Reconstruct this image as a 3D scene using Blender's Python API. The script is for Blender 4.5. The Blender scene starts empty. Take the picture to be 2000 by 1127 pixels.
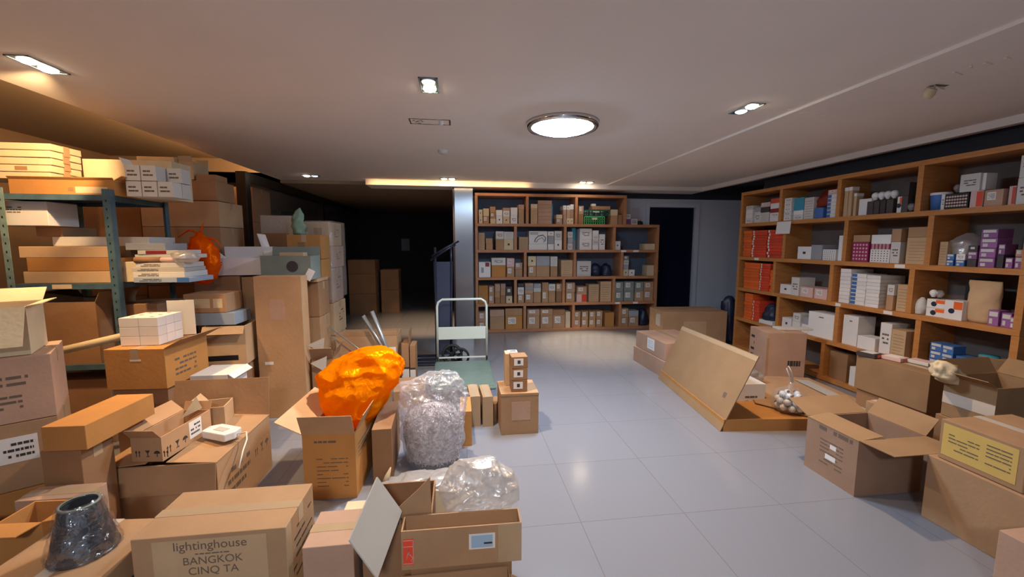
import bpy, math, random
from mathutils import Vector, Matrix, noise
random.seed(7)
R = math.radians
sc = bpy.context.scene
col = sc.collection
# ------------------------------------------------------------------ camera
FPX = 801.07; YAW, PIT, ROL, CH = R(7.47), R(6.22), R(0.08), 1.509
cam = bpy.data.objects.new('camera', bpy.data.cameras.new('camera')); col.objects.link(cam)
cam.data.sensor_width = 36; cam.data.lens = FPX / 2000 * 36; cam.data.clip_start = .05
cam.location = (0, 0, CH)
_cy, _sy, _cp, _sp = math.cos(YAW), math.sin(YAW), math.cos(PIT), math.sin(PIT)
_fw = Vector((_sy*_cp, _cy*_cp, -_sp)); _r0 = Vector((_cy, -_sy, 0)); _u0 = _r0.cross(_fw)
_rt = _r0*math.cos(ROL) + _u0*math.sin(ROL); _up = -_r0*math.sin(ROL) + _u0*math.cos(ROL)
cam.matrix_world = Matrix.Translation((0, 0, CH)) @ Matrix((_rt, _up, -_fw)).transposed().to_4x4()
sc.camera = cam
def _ray(u, v): return _fw + _rt*((u-1000)/FPX) - _up*((v-563.5)/FPX)
def at_z(u, v, z): d = _ray(u, v); return Vector((0,0,CH)) + d*((z-CH)/d.z)
def at_y(u, v, y): d = _ray(u, v); return Vector((0,0,CH)) + d*(y/d.y)
def at_x(u, v, x): d = _ray(u, v); return Vector((0,0,CH)) + d*(x/d.x)
# ------------------------------------------------------------------ world, exposure, lamps
w = bpy.data.worlds.new('world'); sc.world = w; w.use_nodes = True
w.node_tree.nodes['Background'].inputs[0].default_value = (.25, .3, .45, 1)
w.node_tree.nodes['Background'].inputs[1].default_value = .05
sc.view_settings.view_transform = 'Standard'; sc.view_settings.look = 'None'
sc.view_settings.gamma = 1; sc.view_settings.use_curve_mapping = False
sc.view_settings.exposure = 1.34
sc.cycles.max_bounces = 14; sc.cycles.diffuse_bounces = 8; sc.cycles.transparent_max_bounces = 16
LAMP_COL, LAMP_W = (.60, .80, 1.0), 44.0
WARM = (1.0, .60, .27)
def spot(loc, power, size, blend=.6, colr=WARM, aim=None, rad=.03):
    l = bpy.data.lights.new('downlight_beam', 'SPOT'); l.energy = power; l.color = colr
    l.spot_size = R(size); l.spot_blend = blend; l.shadow_soft_size = rad
    o = bpy.data.objects.new('downlight_beam', l); col.objects.link(o); o.location = loc
    if aim: o.rotation_euler = (Vector(aim)-Vector(loc)).to_track_quat('-Z', 'Y').to_euler()
    return o
def strip(name, loc, sx, sy, power, rot, colr=(1.0, .58, .24)):
    l = bpy.data.lights.new(name, 'AREA'); l.shape = 'RECTANGLE'; l.size = sx; l.size_y = sy; l.energy = power; l.color = colr
    o = bpy.data.objects.new(name, l); col.objects.link(o); o.matrix_world = Matrix.Translation(loc) @ Matrix(rot).transposed().to_4x4(); return o
# warm strip lights of the ceiling coves: behind the left ceiling edge and behind the back lip
strip('cove_strip_light', (-2.80, 2.6, 2.56), 8.5, .03, 44, ((0, 1, 0), (.6, 0, .8), (.8, 0, -.6)))
strip('cove_strip_light', (-.1, 6.66, 2.44), 2.5, .02, 1.2, ((1, 0, 0), (0, .26, .966), (0, -.966, .26)))
# (power, cone, colour, aim) of each lit double downlight, by its place on the ceiling
BEAMS = {
 'left':   (70, 84, (1.0, .62, .28), None),
 'centre': (95, 125, (1.0, .78, .55), None),
 'right':  (60, 140, (1.0, .66, .36), None),
 'far_column': (170, 54, (1.0, .62, .30), (-.62, 7.7, 0)),
 'far_shelf':  (215, 52, (1.0, .74, .45), (2.0, 5.9, 0)),
 'far_left':   (26, 66, (1.0, .55, .25), None),
}
# ------------------------------------------------------------------ materials
def mat(name, c, rough=.6, metal=0, noise_amt=.0, nscale=6, bump=0, bscale=60, spec=.5, trans=0, emis=None, estr=0, alpha=1, rand=0, stretch=None):
    m = bpy.data.materials.new(name); m.use_nodes = True
    nt = m.node_tree; b = nt.nodes['Principled BSDF']
    b.inputs['Base Color'].default_value = (*c, 1); b.inputs['Roughness'].default_value = rough
    b.inputs['Metallic'].default_value = metal; b.inputs['Specular IOR Level'].default_value = spec
    b.inputs['Transmission Weight'].default_value = trans; b.inputs['Alpha'].default_value = alpha
    if emis: b.inputs['Emission Color'].default_value = (*emis, 1); b.inputs['Emission Strength'].default_value = estr
    tc = nt.nodes.new('ShaderNodeTexCoord'); src = tc.outputs['Object']
    if stretch:
        mp = nt.nodes.new('ShaderNodeMapping'); mp.inputs['Scale'].default_value = stretch
        nt.links.new(src, mp.inputs['Vector']); src = mp.outputs['Vector']
    if noise_amt or rand:
        n = nt.nodes.new('ShaderNodeTexNoise'); n.inputs['Scale'].default_value = nscale; n.inputs['Detail'].default_value = 4
        nt.links.new(src, n.inputs['Vector'])
        mr = nt.nodes.new('ShaderNodeMapRange'); mr.inputs[1].default_value = .25; mr.inputs[2].default_value = .75
        mr.inputs[3].default_value = 1-noise_amt; mr.inputs[4].default_value = 1+noise_amt
        nt.links.new(n.outputs['Fac'], mr.inputs[0]); val = mr.outputs[0]
        if rand:
            oi = nt.nodes.new('ShaderNodeObjectInfo'); m2 = nt.nodes.new('ShaderNodeMapRange')
            m2.inputs[3].default_value = 1-rand; m2.inputs[4].default_value = 1+rand
            nt.links.new(oi.outputs['Random'], m2.inputs[0])
            mu = nt.nodes.new('ShaderNodeMath'); mu.operation = 'MULTIPLY'
            nt.links.new(val, mu.inputs[0]); nt.links.new(m2.outputs[0], mu.inputs[1]); val = mu.outputs[0]
        vm = nt.nodes.new('ShaderNodeVectorMath'); vm.operation = 'SCALE'; vm.inputs[0].default_value = c
        nt.links.new(val, vm.inputs['Scale']); nt.links.new(vm.outputs[0], b.inputs['Base Color'])
    if bump:
        n = nt.nodes.new('ShaderNodeTexNoise'); n.inputs['Scale'].default_value = bscale; n.inputs['Detail'].default_value = 3
        nt.links.new(src, n.inputs['Vector'])
        bp = nt.nodes.new('ShaderNodeBump'); bp.inputs['Strength'].default_value = bump; bp.inputs['Distance'].default_value = .01
        nt.links.new(n.outputs['Fac'], bp.inputs['Height']); nt.links.new(bp.outputs[0], b.inputs['Normal'])
    return m
def card(name, c): return mat(name, c, .82, noise_amt=.10, nscale=5, bump=.12, bscale=45, spec=.25, rand=.10)
M = dict(
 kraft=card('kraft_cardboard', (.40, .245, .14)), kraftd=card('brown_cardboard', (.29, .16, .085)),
 kraftl=card('light_cardboard', (.50, .34, .205)), kraftm=card('mid_brown_cardboard', (.30, .185, .10)), pinkm=card('mid_pinkish_cardboard', (.32, .20, .14)),
 pinkk=card('pinkish_cardboard', (.42, .27, .20)),
 orange_k=card('orange_cardboard', (.46, .22, .07)), cream=card('cream_board', (.60, .50, .34)),
 white=mat('white_card', (.72, .71, .72), .55, noise_amt=.04, rand=.06), offw=mat('off_white_card', (.58, .57, .56), .6, noise_amt=.05, rand=.08),
 grey=mat('grey_card', (.30, .32, .36), .6, noise_amt=.08, rand=.1), greyb=mat('grey_green_card', (.20, .235, .22), .7, noise_amt=.12),
 blueg=mat('blue_grey_card', (.30, .38, .50), .5, noise_amt=.1),
 lgrey=mat('grey_lining_board', (.42, .40, .38), .8, noise_amt=.05),
 red=mat('red_plastic_wrap', (.62, .06, .025), .35, noise_amt=.15, rand=.15), orr=mat('orange_red_card', (.72, .13, .025), .4, noise_amt=.1, rand=.12),
 dred=mat('dark_red_card', (.25, .02, .03), .5, noise_amt=.1), teal=mat('teal_card', (.03, .28, .42), .45, noise_amt=.1),
 blue=mat('blue_card', (.05, .15, .42), .45, noise_amt=.15, rand=.1), navy=mat('navy_plastic', (.012, .02, .055), .45, noise_amt=.2),
 green=mat('green_plastic', (.08, .42, .12), .4), dgreen=mat('dark_green_plastic', (.02, .10, .07), .4),
 magenta=mat('magenta_card', (.30, .02, .11), .5, noise_amt=.1), purple=mat('purple_card', (.24, .09, .27), .5, noise_amt=.15, rand=.2),
 black=mat('black_plastic', (.012, .012, .014), .4), dark=mat('dark_card', (.05, .04, .045), .5, noise_amt=.2, rand=.2),
 pink=mat('pink_card', (.62, .42, .40), .6, noise_amt=.05), yellow=mat('yellow_label_paper', (.60, .42, .12), .6, noise_amt=.04),
 tape=mat('packing_tape', (.42, .30, .19), .28, spec=.6, noise_amt=.05), ctape=mat('clear_tape', (.55, .50, .46), .15, spec=.8),
 paper=mat('label_paper', (.72, .70, .70), .6), ink=mat('printing_ink', (.035, .03, .03), .7), fink=mat('faded_ink', (.14, .10, .075), .8),
 rink=mat('red_ink', (.75, .07, .03), .6), bink=mat('blue_print', (.32, .48, .66), .6), iw=mat('inside_white', (.66, .62, .56), .7),
 wood=mat('shelf_wood', (.47, .20, .06), .45, noise_amt=.16, nscale=9, stretch=(1, 1, 6), rand=.03, spec=.4),
 woodb=mat('bookcase_wood', (.42, .20, .10), .45, noise_amt=.12, nscale=9, spec=.4),
 backp=mat('blue_back_panel', (.10, .13, .20), .6, noise_amt=.1), backr=mat('brown_back_panel', (.15, .12, .11), .7, noise_amt=.12),
 steel=mat('brushed_steel', (.50, .55, .62), .30, metal=1),
 chrome=mat('chrome', (.7, .7, .72), .12, metal=1), rack=mat('blue_painted_steel', (.06, .115, .16), .4, noise_amt=.25, nscale=14),
 rackl=mat('pale_blue_painted_steel', (.17, .26, .26), .4, noise_amt=.25, nscale=20),
 trol=mat('green_platform_paint', (.12, .175, .16), .38, noise_amt=.12, nscale=7), tube=mat('pale_green_tube', (.50, .56, .52), .3),
 rubber=mat('black_rubber', (.02, .02, .02), .7), darkm=mat('dark_blue_frame_paint', (.012, .014, .034), .35),
 frame=mat('black_frame', (.014, .010, .010), .35), alu=mat('pale_metal_profile', (.40, .45, .52), .3, metal=.6),
 scar=mat('exposed_plaster', (.16, .13, .10), .9, noise_amt=.3, nscale=30), flake=mat('peeling_paint', (.82, .78, .70), .7),
 bulb=mat('frosted_bulb', (.75, .76, .78), .25), gold=mat('gold_cap', (.8, .55, .2), .25, metal=1),
 shade=mat('grey_plastic_wrapped_shade', (.04, .045, .055), .16, bump=1, bscale=11, spec=.9),
 shadein=mat('shade_lining', (.25, .21, .15), .6), cord=mat('white_cord', (.7, .68, .64), .5),
 leaf=mat('pale_green_cloth', (.20, .30, .22), .7, noise_amt=.2),
)
def glassy(name, c, gloss, fac, rough=.12, gmix=.35, back=.0, bump=.6, bscale=22):
    m = bpy.data.materials.new(name); m.use_nodes = True; nt = m.node_tree; nt.nodes.remove(nt.nodes['Principled BSDF'])
    out = nt.nodes['Material Output']; t = nt.nodes.new('ShaderNodeBsdfTransparent'); t.inputs[0].default_value = (*c, 1)
    g = nt.nodes.new('ShaderNodeBsdfGlossy'); g.inputs[0].default_value = (*gloss, 1); g.inputs[1].default_value = rough
    d = nt.nodes.new('ShaderNodeBsdfDiffuse'); d.inputs[0].default_value = (*gloss, 1)
    tl = nt.nodes.new('ShaderNodeBsdfTranslucent'); tl.inputs[0].default_value = (*gloss, 1)
    a0 = nt.nodes.new('ShaderNodeMixShader'); a0.inputs[0].default_value = .45
    nt.links.new(d.outputs[0], a0.inputs[1]); nt.links.new(tl.outputs[0], a0.inputs[2])
    a = nt.nodes.new('ShaderNodeMixShader'); a.inputs[0].default_value = gmix
    nt.links.new(a0.outputs[0], a.inputs[1]); nt.links.new(g.outputs[0], a.inputs[2])
    x = nt.nodes.new('ShaderNodeMixShader'); x.inputs[0].default_value = fac
    nt.links.new(t.outputs[0], x.inputs[1]); nt.links.new(a.outputs[0], x.inputs[2]); nt.links.new(x.outputs[0], out.inputs[0])
    if bump:
        n = nt.nodes.new('ShaderNodeTexNoise'); n.inputs['Scale'].default_value = bscale; n.inputs['Detail'].default_value = 3
        n.inputs['Distortion'].default_value = 1.5
        tc = nt.nodes.new('ShaderNodeTexCoord'); nt.links.new(tc.outputs['Object'], n.inputs['Vector'])
        bp = nt.nodes.new('ShaderNodeBump'); bp.inputs['Strength'].default_value = bump; bp.inputs['Distance'].default_value = .02
        nt.links.new(n.outputs['Fac'], bp.inputs['Height'])
        for s in (g, d): nt.links.new(bp.outputs[0], s.inputs['Normal'])
    return m
M['clear'] = glassy('clear_plastic_film', (.96, .96, .98), (.85, .86, .90), .36)
M['clearer'] = glassy('thin_clear_film', (.97, .97, .98), (.85, .86, .90), .16)
M['sheen'] = glassy('shiny_wrap', (.97, .97, .98), (.80, .86, .95), .20, rough=.12, gmix=.92, bump=1, bscale=14)
M['milky'] = glassy('milky_plastic_film', (.95, .95, .95), (.78, .76, .76), .60, rough=.28, bump=.3)
M['wrap'] = glassy('stretch_wrap', (.98, .98, .98), (.82, .78, .76), .30, rough=.2)
M['glass'] = glassy('partition_glass', (.88, .88, .9), (.5, .5, .55), .12, rough=.02, bump=0)
M['obag'] = glassy('orange_plastic_film', (1, .35, .02), (1.0, .31, .003), .96, rough=.3, gmix=.13, bump=.4, bscale=16)
M['obagd'] = glassy('deep_orange_plastic_film', (1, .25, .02), (.95, .15, .004), .94, rough=.3, gmix=.12, bump=.5, bscale=12)
M['rbag'] = glassy('red_plastic_film', (.9, .3, .25), (.55, .12, .08), .6, rough=.25)
_b = M['steel'].node_tree.nodes['Principled BSDF']; _b.inputs['Anisotropic'].default_value = .92
_t = M['steel'].node_tree.nodes.new('ShaderNodeTangent'); _t.direction_type = 'RADIAL'; _t.axis = 'Z'; M['steel'].node_tree.links.new(_t.outputs[0], _b.inputs['Tangent'])
def floor_mat():
    m = bpy.data.materials.new('polished_floor_tile'); m.use_nodes = True; nt = m.node_tree; b = nt.nodes['Principled BSDF']
    tc = nt.nodes.new('ShaderNodeTexCoord'); mp = nt.nodes.new('ShaderNodeMapping'); mp.inputs['Location'].default_value = (-.646+6, -2.619+6, 0)
    br = nt.nodes.new('ShaderNodeTexBrick'); br.offset = 0; br.squash = 1
    br.inputs['Scale'].default_value = 1; br.inputs['Brick Width'].default_value = .6; br.inputs['Row Height'].default_value = .6
    br.inputs['Mortar Size'].default_value = .0022; br.inputs['Mortar Smooth'].default_value = .3; br.inputs['Bias'].default_value = 0
    br.inputs['Color1'].default_value = (.22, .232, .282, 1); br.inputs['Color2'].default_value = (.212, .224, .272, 1); br.inputs['Mortar'].default_value = (.15, .15, .17, 1)
    nt.links.new(tc.outputs['Object'], mp.inputs[0]); nt.links.new(mp.outputs[0], br.inputs[0]); nt.links.new(br.outputs[0], b.inputs['Base Color'])
    b.inputs['Roughness'].default_value = .16; b.inputs['Specular IOR Level'].default_value = .5
    return m
M['floor'] = floor_mat()
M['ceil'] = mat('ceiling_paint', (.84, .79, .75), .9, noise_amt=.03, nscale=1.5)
M['ceild'] = mat('ceiling_shade_colour', (.30, .22, .16), .9)  # dark brown put in for ceiling that gets no light
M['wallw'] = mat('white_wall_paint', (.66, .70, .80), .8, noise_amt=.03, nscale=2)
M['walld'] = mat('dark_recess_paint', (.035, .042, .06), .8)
M['walln'] = mat('passage_shade_colour', (.012, .014, .030), .6)  # passage gloom put into the wall colour
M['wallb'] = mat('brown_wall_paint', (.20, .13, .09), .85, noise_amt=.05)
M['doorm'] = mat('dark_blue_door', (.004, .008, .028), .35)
M['lampem'] = mat('lit_diffuser', (1, 1, 1), .5, emis=LAMP_COL, estr=LAMP_W)
M['warmem'] = mat('lit_warm_bulb', (1, 1, 1), .5, emis=(1, .82, .6), estr=25)
M['dimbulb'] = mat('faint_glow_bulb', (.5, .5, .5), .3, emis=(.8, .85, 1), estr=.6)  # bulbs that are off get a faint glow of their own
# ------------------------------------------------------------------ mesh helpers
class MB:
    def __init__(s): s.v = []; s.f = []; s.s = []; s.m2 = None
    def add(s, vs, fs, smooth=False):
        k = len(s.v); s.v += [tuple(v) for v in vs]; s.f += [tuple(i+k for i in f) for f in fs]; s.s += [smooth]*len(fs); return s
    def box(s, x0, x1, y0, y1, z0, z1, m=None):
        vs = [Vector((x, y, z)) for z in (z0, z1) for y in (y0, y1) for x in (x0, x1)]
        if m is not None: vs = [m @ v for v in vs]
        return s.add(vs, [(0,2,3,1),(4,5,7,6),(0,1,5,4),(2,6,7,3),(0,4,6,2),(1,3,7,5)])
    def slab(s, pts, n, t):          # polygon pts extruded by t along n
        n = Vector(n).normalized()*t; k = len(pts); pts = [Vector(p) for p in pts]
        fs = [tuple(range(k))[::-1], tuple(range(k, 2*k))] + [(i, (i+1) % k, k+(i+1) % k, k+i) for i in range(k)]
        return s.add(pts+[p+n for p in pts], fs)
    def tube(s, path, r, n=10, caps=True, closed=False):
        path = [Vector(p) for p in path]; rs = r if isinstance(r, (list, tuple)) else [r]*len(path); rings = []; prev = None
        for i, p in enumerate(path):
            a = path[i-1] if i else (path[-1] if closed else p); b = path[(i+1) % len(path)] if (i < len(path)-1 or closed) else p
            d = (b-a).normalized(); ref = prev if prev is not None and abs(prev.dot(d)) < .98 else (Vector((0,0,1)) if abs(d.z) < .9 else Vector((1,0,0)))
            x = (ref - d*ref.dot(d)).normalized(); prev = x; y = d.cross(x)
            rings.append([p+(x*math.cos(2*math.pi*j/n)+y*math.sin(2*math.pi*j/n))*rs[i] for j in range(n)])
        vs = [v for rg in rings for v in rg]; fs = []; L = len(rings)
        for i in range(L if closed else L-1):
            for j in range(n): fs.append((i*n+j, i*n+(j+1) % n, ((i+1) % L)*n+(j+1) % n, ((i+1) % L)*n+j))
        s.add(vs, fs, True)
        if caps and not closed: k = len(s.v)-len(vs); s.f += [tuple(k+j for j in range(n))[::-1], tuple(k+(L-1)*n+j for j in range(n))]; s.s += [False, False]
        return s
    def lathe(s, prof, n=32, m=None, caps=False, a0=0):
        vs = [Vector((r*math.cos(2*math.pi*j/n+a0), r*math.sin(2*math.pi*j/n+a0), z)) for r, z in prof for j in range(n)]
        if m is not None: vs = [m @ v for v in vs]
        fs = [(i*n+j, i*n+(j+1) % n, (i+1)*n+(j+1) % n, (i+1)*n+j) for i in range(len(prof)-1) for j in range(n)]
        s.add(vs, fs, True)
        if caps:
            k = len(s.v)-len(vs); s.f += [tuple(k+j for j in range(n))[::-1], tuple(k+(len(prof)-1)*n+j for j in range(n))]; s.s += [False, False]
        return s
    def build(s, name, m, parent=None, bevel=0, loc=None, rz=0, recalc=False):
        me = bpy.data.meshes.new(name); me.from_pydata(s.v, [], s.f); me.materials.append(M[m] if isinstance(m, str) else m)
        me.polygons.foreach_set('use_smooth', s.s); me.update()
        if s.m2:
            me.materials.append(M[s.m2[1]])
            for i in range(s.m2[0], len(s.f)): me.polygons[i].material_index = 1
        if recalc:
            import bmesh
            b = bmesh.new(); b.from_mesh(me); bmesh.ops.recalc_face_normals(b, faces=b.faces); b.to_mesh(me); b.free()
        o = bpy.data.objects.new(name, me); col.objects.link(o)
        if parent: o.parent = parent
        if loc is not None: o.location = loc
        if rz: o.rotation_euler = (0, 0, rz)
        if bevel: md = o.modifiers.new('bevel', 'BEVEL'); md.width = bevel; md.segments = 2; md.limit_method = 'ANGLE'
        return o
def tag(o, label, cat, group=None, kind=None):
    o['label'] = label; o['category'] = cat
    if group: o['group'] = group
    if kind: o['kind'] = kind
    return o
def empty(name, loc, rz=0):
    o = bpy.data.objects.new(name, None); col.objects.link(o); o.location = loc; o.rotation_euler = (0, 0, rz); o.empty_display_size = .05; return o
def struct(name, mb, m): o = mb.build(name, m); o['kind'] = 'structure'; return o
# ---- things on the faces of a box (w, d, h local box, origin at centre of its base)
def fmat(dim, face):     # matrix: local u right, v up, n outward, origin at lower left of face
    w_, d_, h_ = dim
    o, u, v, n = {'f': ((-w_/2, -d_/2, 0), (1,0,0), (0,0,1), (0,-1,0)), 'r': ((w_/2, -d_/2, 0), (0,1,0), (0,0,1), (1,0,0)),
     'l': ((-w_/2, d_/2, 0), (0,-1,0), (0,0,1), (-1,0,0)), 'b': ((w_/2, d_/2, 0), (-1,0,0), (0,0,1), (0,1,0)),
     't': ((-w_/2, -d_/2, h_), (1,0,0), (0,1,0), (0,0,1))}[face]
    return Matrix.Translation(o) @ Matrix((u, v, n)).transposed().to_4x4()
def fsize(dim, face): return {'f': (dim[0], dim[2]), 'b': (dim[0], dim[2]), 'r': (dim[1], dim[2]), 'l': (dim[1], dim[2]), 't': (dim[0], dim[1])}[face]
def sticker(root, dim, face, u0, u1, v0, v1, m='paper', name='label', lift=.0012, marks=0, mm='ink'):
    mx = fmat(dim, face); a, b = fsize(dim, face)
    o = MB().box(u0*a, u1*a, v0*b, v1*b, -.002, lift, mx).build(name, m, root)
    if marks: lines(root, dim, face, u0+(u1-u0)*.12, u1-(u1-u0)*.12, v0+(v1-v0)*.15, v1-(v1-v0)*.15, marks, mm, lift+.0006, parent=o)
    return o
def lines(root, dim, face, u0, u1, v0, v1, rows=4, m='fink', lift=.0008, cols=6, parent=None, fill=.45):
    mx = fmat(dim, face); a, b = fsize(dim, face); mb = MB(); rnd = random.Random(int(u0*997+v0*331+rows*7))
    for r in range(rows):
        y0 = v0+(v1-v0)*(r+.25)/rows; y1 = y0+(v1-v0)*fill/rows; x = u0
        while x < u1-.002:
            L = (u1-u0)/cols*rnd.uniform(.35, 1.3); L = min(L, u1-x)
            if rnd.random() < .8: mb.box(x*a, (x+L)*a, y0*b, y1*b, -.001, lift, mx)
            x += L+(u1-u0)*.035
    if mb.v: return mb.build('printed_lines', m, parent or root)
def text(root, dim, face, s, u, v, size, m='ink', lift=.001, name='printed_text', parent=None):
    mx = fmat(dim, face); a, b = fsize(dim, face)
    c = bpy.data.curves.new(name, 'FONT'); c.body = s; c.size = size; c.extrude = .0004; c.align_x = 'CENTER'; c.materials.append(M[m])
    o = bpy.data.objects.new(name, c); col.objects.link(o); o.parent = parent or root
    o.matrix_local = mx @ Matrix.Translation((u*a, v*b, lift)); bpy.context.view_layer.update()
    me = bpy.data.meshes.new_from_object(o.evaluated_get(bpy.context.evaluated_depsgraph_get())); n_ = bpy.data.objects.new('printed_letters', me); col.objects.link(n_)
    n_.parent = parent or root; n_.matrix_local = mx @ Matrix.Translation((u*a, v*b, lift)); bpy.data.objects.remove(o); return n_
def icons(root, dim, face, u, v, s, m='ink', n=4):   # handling symbols: arrows, glass, umbrella
    mx = fmat(dim, face); a, b = fsize(dim, face); mb = MB(); l = .0009
    for k in range(n):
        x = u*a+k*s*1.35; y = v*b
        if k % 3 == 0:
            for q in (0, .45): mb.box(x+q*s+.1*s, x+q*s+.2*s, y, y+s*.7, -.001, l, mx); mb.slab([mx@Vector((x+q*s-.02*s, y+s*.65, 0)), mx@Vector((x+q*s+.32*s, y+s*.65, 0)), mx@Vector((x+q*s+.15*s, y+s, 0))], mx.to_3x3()@Vector((0,0,1)), l)
        elif k % 3 == 1:
            mb.slab([mx@Vector((x+.1*s, y+s, 0)), mx@Vector((x+.45*s, y+.45*s, 0)), mx@Vector((x+.8*s, y+s, 0))][::1], mx.to_3x3()@Vector((0,0,1)), l)
            mb.box(x+.40*s, x+.5*s, y+.1*s, y+.5*s, -.001, l, mx); mb.box(x+.2*s, x+.7*s, y, y+.1*s, -.001, l, mx)
        else:
            mb.slab([mx@Vector((x+.45*s+.45*s*math.cos(t), y+.5*s+.45*s*math.sin(t), 0)) for t in [math.pi*i/8 for i in range(9)]], mx.to_3x3()@Vector((0,0,1)), l)
            mb.box(x+.40*s, x+.5*s, y, y+.5*s, -.001, l, mx)
    return mb.build('handling_symbols', m, root)
def flap(root, dim, side, L, ang, m='kraft', inset=.0, name='flap', taper=.0, t=.004, inner=None):
    w_, d_, h_ = dim; a = R(ang)
    if side in 'fb': s = -1 if side == 'f' else 1; e0, e1 = Vector((-w_/2+inset, s*d_/2, h_)), Vector((w_/2-inset, s*d_/2, h_)); out = Vector((0, s, 0))
    else: s = -1 if side == 'l' else 1; e0, e1 = Vector((s*w_/2, -d_/2+inset, h_)), Vector((s*w_/2, d_/2-inset, h_)); out = Vector((s, 0, 0))
    dr = out*math.sin(a)+Vector((0,0,1))*math.cos(a); n = out*math.cos(a)-Vector((0,0,1))*math.sin(a)
    ex = (e1-e0).normalized()*taper; o0 = out*.002
    return MB().slab([e0+o0, e1+o0, e1+o0+dr*L-ex, e0+o0+dr*L+ex], -n, t).build(name, m, root, recalc=True)
def mid(x0, x1, y0, y1): return ((x0+x1)/2, (y0+y1)/2, x1-x0, y1-y0)
def carton(name, label, cat, x0, x1, y0, y1, z, h, rz=0, m='kraft', opn=False, flaps=(), tape='x', group=None, gap=0, liner=None, tm='tape'):
    cx, cy, w_, d_ = mid(x0, x1, y0, y1); root = empty(name, (cx, cy, z), R(rz)); tag(root, label, cat, group)
    dim = (w_, d_, h); b = MB(); t = .006
    if opn:
        b.box(-w_/2, w_/2, -d_/2, d_/2, 0, t); b.box(-w_/2, w_/2, -d_/2, -d_/2+t, t, h); b.box(-w_/2, w_/2, d_/2-t, d_/2, t, h)
        b.box(-w_/2, -w_/2+t, -d_/2+t, d_/2-t, t, h); b.box(w_/2-t, w_/2, -d_/2+t, d_/2-t, t, h); b.build('body', m, root)
    else:
        b.box(-w_/2, w_/2, -d_/2, d_/2, 0, h); b.build('body', m, root, bevel=.003)
        if tape:
            q = .024; mb = MB()
            if tape == 'x':
                mb.box(-w_/2-.001, w_/2+.001, -q, q, h-.002, h+.0012)
                for s in (-1, 1): mb.box(s*w_/2-.0012, s*w_/2+.0012, -q, q, h-.07, h+.001)
            else:
                mb.box(-q, q, -d_/2-.001, d_/2+.001, h-.002, h+.0012)
                for s in (-1, 1): mb.box(-q, q, s*d_/2-.0012, s*d_/2+.0012, h-.07, h+.001)
            mb.build('tape', tm, root)
    for f in flaps: flap(root, dim, *f[:3], **(dict(m=m) | (f[3] if len(f) > 3 else {})))
    return root, dim
def simple(name, label, cat, x0, x1, y0, y1, z, h, m, rz=0, group=None, bevel=.002):
    cx, cy, w_, d_ = mid(x0, x1, y0, y1)
    o = MB().box(-w_/2, w_/2, -d_/2, d_/2, 0, h).build(name, m, None, bevel, (cx, cy, z), R(rz)); tag(o, label, cat, group); return o, (w_, d_, h)
def blob(rings, n=48, amp=.02, sc_=7, seed=0, lo=1, r3a=.55, ridge=True, closed_top=True, flat=True, sharp=1.5):
    # rings: (z, rx, ry, cx, cy); crumpled by ridged noise
    mb = MB(); vs = []; off = Vector((seed*3.7, seed*1.3, seed*2.1))
    dense = []
    ns = max(4, n//9)
    for i in range(len(rings)-1):
        a, b = rings[i], rings[i+1]
        for k in range(ns): t = k/ns; t2 = t; dense.append(tuple(a[j]*(1-t2)+b[j]*t2 for j in range(5)))
    dense.append(rings[-1]); L = len(dense)
    for i, (z, rx, ry, cx, cy) in enumerate(dense):
        for j in range(n):
            a = 2*math.pi*j/n; d = Vector((math.cos(a), math.sin(a), 0)); p = Vector((cx+rx*d.x, cy+ry*d.y, z))
            q = p*sc_+off
            r1, r2, r3 = (1-abs(noise.noise(q*f_+off*f_))*2 for f_ in (1, 2.3, 4.7))
            k = amp*((r1-.5)*sharp+(r2-.5)*.9+(r3-.5)*r3a)*min(1, (max(rx, ry)/.08))*(lo+(1-lo)*min(1, 2*i/L))
            p += Vector((d.x, d.y, .25))*k
            if flat: p.z = max(p.z, rings[0][0])
            vs.append(p)
    fs = [(i*n+j, i*n+(j+1) % n, (i+1)*n+(j+1) % n, (i+1)*n+j) for i in range(L-1) for j in range(n)]
    mb.add(vs, fs, True); k = len(vs)
    mb.f.append(tuple(range(n))[::-1]); mb.s.append(False)
    if closed_top: mb.f.append(tuple((L-1)*n+j for j in range(n))); mb.s.append(True)
    return mb
# ------------------------------------------------------------------ the room
struct('floor', MB().box(-5.2, 5.9, -3.6, 13, -.1, 0), 'floor')
struct('ceiling', MB().box(-2.75, 2.48, -3.6, 6.97, 2.5, 2.6), 'ceil')
struct('ceiling_step', MB().box(2.48, 4.2, -3.6, 6.75, 2.482, 2.6), 'ceil')
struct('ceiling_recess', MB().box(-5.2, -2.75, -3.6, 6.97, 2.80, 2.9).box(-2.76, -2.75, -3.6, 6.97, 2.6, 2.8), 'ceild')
struct('trim_1', MB().box(4.2, 4.27, -3.6, 7.2, 2.42, 2.6), 'ceil')
struct('trim_2', MB().box(-1.41, 4.2, 6.74, 7.2, 2.42, 2.6), 'ceil')
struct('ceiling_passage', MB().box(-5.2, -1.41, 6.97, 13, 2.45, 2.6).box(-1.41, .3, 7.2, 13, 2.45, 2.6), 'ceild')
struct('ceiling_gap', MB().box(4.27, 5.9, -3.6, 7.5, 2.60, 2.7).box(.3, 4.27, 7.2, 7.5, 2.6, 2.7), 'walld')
struct('wall_back', MB().box(.02, 3.50, 7.3, 7.4, 0, 2.335).box(4.44, 5.9, 7.3, 7.4, 0, 2.335).box(3.50, 4.44, 7.3, 7.4, 2.2, 2.335), 'wallw')
struct('wall_back_upper', MB().box(.02, 5.9, 7.295, 7.4, 2.335, 2.6), 'walld')
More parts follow.
